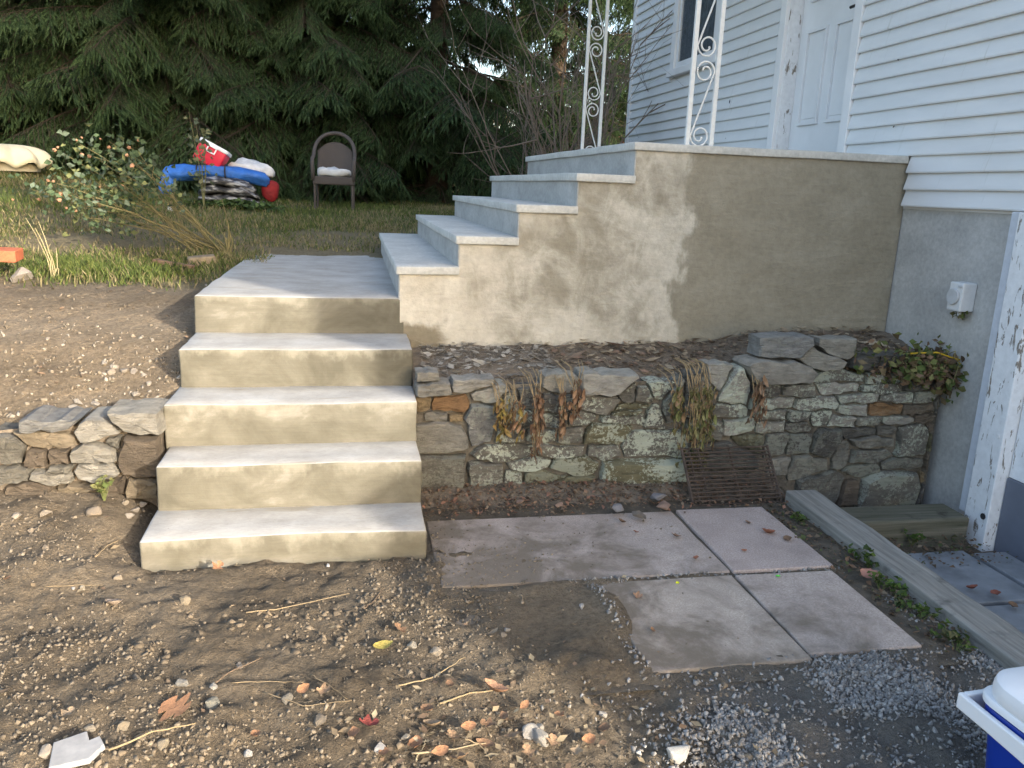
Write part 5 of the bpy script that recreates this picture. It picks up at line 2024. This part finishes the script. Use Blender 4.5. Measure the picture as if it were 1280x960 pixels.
def build_rose():
    base = ground_at(285, 318)
    base = Vector((base.x, base.y, hz1(base.x, base.y)))
    t = thing('rose_bush', 'leaning rose bush with faded orange blooms and long bare canes', 'bush', base)
    D = base.y
    rg = random.Random(5)
    m = MB(); P = []; B = []
    heads = [(75, 190), (100, 180), (135, 175), (160, 180), (70, 240), (95, 270), (120, 245), (135, 262), (110, 215), (150, 230), (60, 225), (165, 200), (40, 235), (90, 225), (125, 200), (140, 215), (105, 255), (200, 230), (185, 220)]
    for k, (px, py) in enumerate(heads):
        e = at(px, py, Y=D + rg.uniform(-.45, .35)) - base
        b0 = Vector((rg.uniform(-.10, .10) - (.18 if k % 3 == 0 else 0), rg.uniform(-.12, .12), -.02))
        md = b0.lerp(e, .5) + Vector((0, 0, .05 + .03 * rg.random()))
        pts = []
        for i in range(9):
            u = i / 8
            q = b0 * (1 - u) ** 2 + md * 2 * u * (1 - u) + e * u * u
            pts.append(q + Vector((rg.uniform(-.012, .012), rg.uniform(-.012, .012), rg.uniform(-.012, .012))))
        m.tube(pts, [.0075 - .0055 * i / 8 for i in range(9)], 5, False)
        for _ in range(46):
            u = min(1.04, rg.uniform(.62, 1.06) ** .8)
            q = b0 * (1 - u) ** 2 + md * 2 * u * (1 - u) + e * u * u
            P.append((q + Vector((rg.gauss(0, .075), rg.gauss(0, .075), rg.gauss(0, .065))))[:])
        if k < 13:
            for _ in range(2):
                B.append(e + Vector((rg.gauss(0, .05), rg.gauss(0, .05), rg.gauss(.01, .05))))
        # side shoots
        for _ in range(3):
            u = rg.uniform(.4, .9); q = b0 * (1 - u) ** 2 + md * 2 * u * (1 - u) + e * u * u
            m.tube([q, q + Vector((rg.uniform(-.15, .05), rg.uniform(-.1, .1), rg.uniform(0, .14)))], [.003, .001], 4, False)
    for (dx, dz) in ((.03, .42), (.05, .3), (-.02, .24), (.08, .18)):
        m.tube([(0, 0, -.02), (dx * .5, 0, dz * .5), (dx - .06, .02, dz)], [.008, .006, .002], 5, False)
    m.smooth = True
    s = m.build('canes', M_TWIG, t); s.color = (.15, .13, .06, 1)
    P = np.array(P); n = len(P)
    scatter('foliage', SMALL, P, .035 + .03 * RNG.random(n), pick([(.07, .11, .055), (.10, .15, .08), (.055, .085, .045), (.19, .21, .09), (.13, .17, .12)], n, .2), LEAFCOL, parent=t)
    bl = hull(600, 18, (1, 1, .8)); bl.materials.append(simple('faded_bloom', (.36, .20, .12), .8, .4, 40))
    for q in B:
        o = link('bloom', bl, None, t); o.location = q; s_ = rg.uniform(.009, .018); o.scale = (s_, s_, s_); o.rotation_euler = (rg.uniform(0, 6), rg.uniform(0, 6), 0)


build_rose()


def build_sunflowerstalk():
    # tall thin weed in front of the heap
    base = ground_at(255, 262)
    t = thing('tall_weed', 'tall thin leafy weed growing in front of the heap of bags', 'weed', base)
    rg = random.Random(9)
    m = MB(); P = []
    for k in range(3):
        e = at(236 + 9 * k, (140, 155, 165)[k], Y=base.y) - base
        m.tube([(0, 0, 0), e * .5 + Vector((.02, 0, 0)), e], [.006, .005, .002], 5, False)
        for _ in range(26):
            u = rg.uniform(.3, 1.05)
            P.append((e * u + Vector((rg.gauss(0, .06), rg.gauss(0, .06), rg.gauss(0, .05))))[:])
    s = m.build('stems', M_TWIG, t); s.color = (.13, .13, .06, 1)
    P = np.array(P)
    scatter('leaves', SMALL, P, .05 + .04 * RNG.random(len(P)), pick([(.10, .13, .08), (.14, .17, .11), (.2, .2, .1)], len(P)), LEAFCOL, parent=t)
    # dry stalks by the brick
    base = ground_at(66, 348)
    t = thing('dry_stalks', 'clump of bare pale dry stalks beside the red brick', 'plant', base)
    m = MB()
    for (px, py) in ((32, 272), (48, 277), (44, 285), (70, 310), (62, 316), (73, 335)):
        e = at(px, py, Y=base.y + rg.uniform(-.05, .05)) - base
        m.tube([(rg.uniform(-.02, .02), 0, -.01), e * .35 + Vector((.02, 0, 0)), e * .7 + Vector((.012, 0, .01)), e], [.0036, .003, .0026, .0014], 6, False)
    s = m.build('stalk_cluster', M_TWIG, t); s.color = (.36, .31, .18, 1)
    # broad-leaved ground cover round the heap
    n = 520
    x = RNG.uniform(-.35, .75, n); y = RNG.normal(0, .12, n)
    X = PILE.x + x; Y = PILE.y - .28 + y
    P = np.column_stack([X, Y, hz(X, Y) + .02 + .09 * RNG.random(n) * np.clip(1 - np.abs(x - .3) / .6, .2, 1)])
    o = scatter('ground_cover', SMALL, P, .05 + .045 * RNG.random(n), pick([(.06, .10, .03), (.085, .13, .04), (.045, .075, .025)], n, .25), LEAFCOL, .7)
    tag(o, 'low broad-leaved ground cover growing round the heap', None, kind='stuff')


build_sunflowerstalk()


# bare shrubs
def bare_shrub(name, base, H, n, label, spread, seed, col=(.12, .095, .08), lean=(0, 0), th=1.):
    rg = random.Random(seed)
    t = thing(name, label, 'shrub', base)
    m = MB()

    def grow(p, d, L, r, lev):
        pts = [p]; q = p.copy(); dd = d.copy()
        k = 5
        for i in range(k):
            dd = (dd + Vector((rg.gauss(0, .12), rg.gauss(0, .12), rg.gauss(.03, .06)))).normalized()
            q = q + dd * (L / k); pts.append(q.copy())
        m.tube(pts, [r * (1 - .75 * i / k) for i in range(k + 1)], 5 if lev == 0 else 4, False)
        if lev < 2:
            for _ in range(5 if lev == 0 else 3):
                i = rg.randint(1, k)
                nd = (dd + Vector((rg.gauss(0, .7), rg.gauss(0, .7), rg.gauss(.1, .4)))).normalized()
                grow(pts[i], nd, L * rg.uniform(.3, .55), r * .5, lev + 1)
    for _ in range(n):
        a = rg.uniform(0, 6.28)
        b0 = Vector((math.cos(a), math.sin(a), 0)) * rg.uniform(0, .25)
        d = Vector((math.cos(a) * spread * rg.random() + lean[0], math.sin(a) * spread * rg.random() + lean[1], 1)).normalized()
        grow(b0 + Vector((0, 0, -.05)), d, H * rg.uniform(.6, 1), rg.uniform(.009, .017) * th, 0)
    s = m.build('stems', M_TWIG, t); s.color = (*col, 1)
    return t


b = at(705, 190, Y=5.4); bare_shrub('bare_shrub', Vector((b.x, 5.4, hz1(b.x, 5.4))), 2.2, 22, 'bare many-stemmed grey shrub standing behind the porch', .45, 3, (.17, .135, .11))
b = at(665, 200, Y=6.6); bare_shrub('bare_shrub', Vector((b.x, 6.6, hz1(b.x, 6.6))), 1.8, 9, 'thinner bare shrub at the edge of the spruces behind the porch steps', .7, 4, (.15, .12, .10))
b = at(775, 185, Y=6.3); bare_shrub('bare_sapling', Vector((b.x, 6.3, hz1(b.x, 6.3))), 2.2, 4, 'slender bare sapling with twigs reaching across the siding', .35, 8, (.13, .11, .10), (.22, -.35), .45)


# ------------------------------------------------------------------ spruces
def needle_mat():
    g = G('spruce_needles', .6)
    oi = g.n('ShaderNodeObjectInfo')
    a = g.n('ShaderNodeAttribute', attribute_name='Col')
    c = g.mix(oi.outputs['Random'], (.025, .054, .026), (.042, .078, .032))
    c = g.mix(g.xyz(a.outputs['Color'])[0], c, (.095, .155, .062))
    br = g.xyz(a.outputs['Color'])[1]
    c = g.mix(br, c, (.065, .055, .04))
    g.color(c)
    t = g.n('ShaderNodeBsdfTranslucent'); g.L(c, t.inputs['Color'])
    mx = g.n('ShaderNodeMixShader'); mx.inputs[0].default_value = .22
    g.L(g.b.outputs[0], mx.inputs[1]); g.L(t.outputs[0], mx.inputs[2])
    g.L(mx.outputs[0], g.nt.nodes['Material Output'].inputs[0])
    return g.m


M_NEEDLE = needle_mat()
M_BARK = simple('spruce_bark', (.085, .065, .05), .95, .35, 6, .9, 20, .03)


def branch_mesh(seed, L=2.6, sparse=1.):
    """one drooping spruce bough: stem, side twigs and hanging finger shoots thick with needles"""
    rg = random.Random(seed)
    V = []; F = []; C = []

    def tri(a, b, c, tip, bark=0.):
        k = len(V); V.extend((a, b, c)); F.append((k, k + 1, k + 2)); C.extend([(tip, bark, 0)] * 3)

    def stick(p, q, r0, r1):
        d = (q - p).normalized(); s = d.orthogonal().normalized(); u = d.cross(s)
        for a in (s, u):
            tri(p - a * r0, p + a * r0, q + a * r1, 0, 1.); tri(p - a * r0, q + a * r1, q - a * r1, 0, 1.)

    def finger(p, d, l):
        d = d.normalized(); s = d.orthogonal().normalized(); u = d.cross(s)
        q = p + d * l + Vector((0, 0, -.12 * l))
        n = int(l / .0085)
        for i in range(n):
            t = i / n
            c0 = p.lerp(q, t)
            a = i * 2.4 + rg.uniform(-.3, .3)
            side = s * math.cos(a) + u * math.sin(a)
            nl = .034 * (1 - .35 * t) * rg.uniform(.8, 1.15)
            e = c0 + side * nl * .8 + d * nl * .75
            ww = (d.cross(side)).normalized() * .0048
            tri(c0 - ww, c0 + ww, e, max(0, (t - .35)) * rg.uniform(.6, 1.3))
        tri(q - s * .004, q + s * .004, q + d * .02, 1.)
        md = p.lerp(q, .45)
        for a in (0, 1.05, 2.1):
            sv = (s * math.cos(a) + u * math.sin(a)) * .013
            tri(md - sv, md + sv, q + d * .01, .55); tri(md + sv, md - sv, p, .1)

    def stem_pt(t):
        y = L * t
        return Vector((.06 * math.sin(t * 4 + seed), y * .96, -.30 * y * t * .9 + .13 * L * max(0, t - .6) ** 1.5))
    prev = stem_pt(0)
    N = int(34 * sparse)
    for k in range(1, N + 1):
        t = k / N
        p = stem_pt(t)
        stick(prev, p, .018 * (1 - t) + .004, .018 * (1 - t) + .003)
        fw = (p - prev).normalized()
        for sd in (-1, 1):
            if t < .12 or rg.random() < .10:
                continue
            ll = (.18 + .42 * math.sin(math.pi * min(1, t * .95 + .08)) ** .8) * rg.uniform(.6, 1.1)
            sidev = Vector((sd, 0, 0))
            d = (fw * rg.uniform(.5, .9) + sidev * rg.uniform(.7, 1.0) + Vector((0, 0, rg.uniform(-.75, -.05)))).normalized()
            q0 = p
            m = max(2, int(ll / .068))
            lp = p
            for i in range(1, m + 1):
                u = i / m
                lq = p + d * ll * u + Vector((0, 0, -.30 * ll * u * u))
                stick(lp, lq, .004, .003)
                ld = (lq - lp).normalized()
                if u > .15:
                    s2 = ld.cross(Vector((0, 0, 1)))
                    if s2.length < .1:
                        s2 = Vector((1, 0, 0))
                    s2.normalize()
                    sg = 1 if i % 2 else -1
                    finger(lq, ld * .8 + s2 * sg * .75 + Vector((0, 0, -.35)), rg.uniform(.11, .20) * (1.15 - .4 * u))
                    if rg.random() < .55:
                        finger(lq, ld * .5 + s2 * -sg * .5 + Vector((0, 0, -.9)), rg.uniform(.12, .22))
                lp = lq
            finger(lp, d + Vector((0, 0, -.4)), rg.uniform(.12, .2))
        prev = p
    finger(prev, fw, .14)
    me = bpy.data.meshes.new('branch')
    v = np.array([q[:] for q in V], np.float32); f = np.array(F, np.int32)
    me.vertices.add(len(v)); me.vertices.foreach_set('co', v.ravel())
    me.loops.add(f.size); me.loops.foreach_set('vertex_index', f.ravel())
    me.polygons.add(len(f)); me.polygons.foreach_set('loop_start', np.arange(len(f), dtype=np.int32) * 3)
    me.update(calc_edges=True)
    ca = me.color_attributes.new('Col', 'FLOAT_COLOR', 'POINT')
    ca.data.foreach_set('color', np.column_stack([np.array(C), np.ones(len(C))]).astype(np.float32).ravel())
    me.materials.append(M_NEEDLE)
    return me


BR = [branch_mesh(k) for k in range(5)]
BRS = [branch_mesh(40 + k, 2.6, .55) for k in range(2)]


def spruce(x, y, H, R0, label, seed, gap=.24, per=9, sparse=0., zmin=.15, bare=0):
    rg = random.Random(seed)
    gz = hz1(x, y)
    t = thing('spruce_tree', label, 'tree', (x, y, gz - .05), group='spruces behind the lawn')
    m = MB(); m.tube([(0, 0, 0), (.02, 0, H * .5), (0, .02, H)], [.20, .12, .02], 12); m.smooth = True
    m.build('trunk', M_BARK, t)
    z = zmin
    k = 0
    while z < H * .93 and k < 290:
        r_ = (R0 * (1 - z / H) ** .8 + .25)
        for i in range(per):
            if rg.random() < sparse:
                continue
            a = 2 * math.pi * (i + rg.uniform(-.3, .3)) / per + z * 2.1
            o = link('branch', rg.choice(BRS if rg.random() < sparse * 1.2 else BR), None, t)
            s = r_ / 2.6 * rg.choice((rg.uniform(.85, 1.12), rg.uniform(.45, .95)))
            o.location = (0, 0, z + rg.uniform(-.12, .12))
            # droop grows towards the ground
            o.rotation_euler = Euler((R(rg.uniform(-14, 6)) + R(10) * z / H, R(rg.uniform(-14, 14)), a - math.pi / 2), 'XYZ')
            o.scale = (max(.7, s) * rg.uniform(.9, 1.15), s, max(.7, s) * 1.1)
            k += 1
        z += gap * (1 + .4 * z / H)
    return t


def px_tree(px, Y):
    p = at(px, 230, Y=Y); return p.x, Y


x, y = px_tree(20, 11.6); spruce(x, y, 9.5, 2.9, 'tall green spruce behind the cream sandbox lid', 1)
x, y = px_tree(200, 10.9); spruce(x, y, 10.5, 2.9, 'broad green spruce behind the heap of bags', 2, .23)
x, y = px_tree(375, 11.2); spruce(x, y, 10., 2.8, 'dense spruce behind the wicker chair', 3, .22, 10)
x, y = px_tree(545, 11.0); spruce(x, y, 9.5, 2.7, 'dark open spruce behind the upper porch steps', 4, .27, 8, .28)
x, y = px_tree(690, 13.0); spruce(x, y, 10, 2.7, 'farther dark spruce seen between the bare shrub stems', 5, .32, 7, .3)
x, y = px_tree(800, 14.5); spruce(x, y, 10, 2.6, 'farthest dark spruce next to the house corner', 6, .32, 7, .3)
x, y = px_tree(-160, 12.0); spruce(x, y, 9, 2.8, 'spruce at the far end of the row behind the lawn', 7, .28, 8)
x, y = px_tree(460, 14.6); spruce(x, y, 11, 2.8, 'spruce of the second row seen through the open branches', 8, .4, 7, .4)


def build_far():
    # autumn shrubs in the neighbouring yard, seen through the gaps
    n = 9000
    X = RNG.uniform(-26, 22, n); Y = RNG.uniform(24, 36, n)
    zc = RNG.random(n) ** 1.3
    top = 2.6 + 2.2 * fbm(X, Y * .2, .25, 3, 3) + 1.5 * fbm(X, Y, .9, 2, 4)
    P = np.column_stack([X, Y, 1.4 + zc * np.maximum(top, .6)])
    cols = pick([(.20, .16, .10), (.28, .14, .10), (.12, .12, .06), (.30, .24, .15), (.18, .10, .08), (.22, .22, .10)], n, .25)
    o = scatter('far_shrubbery', SMALL, P, .28 + .4 * RNG.random(n), cols, LEAFCOL)
    tag(o, 'far autumn-coloured shrubbery glimpsed between the spruces', None, kind='stuff')


build_far()
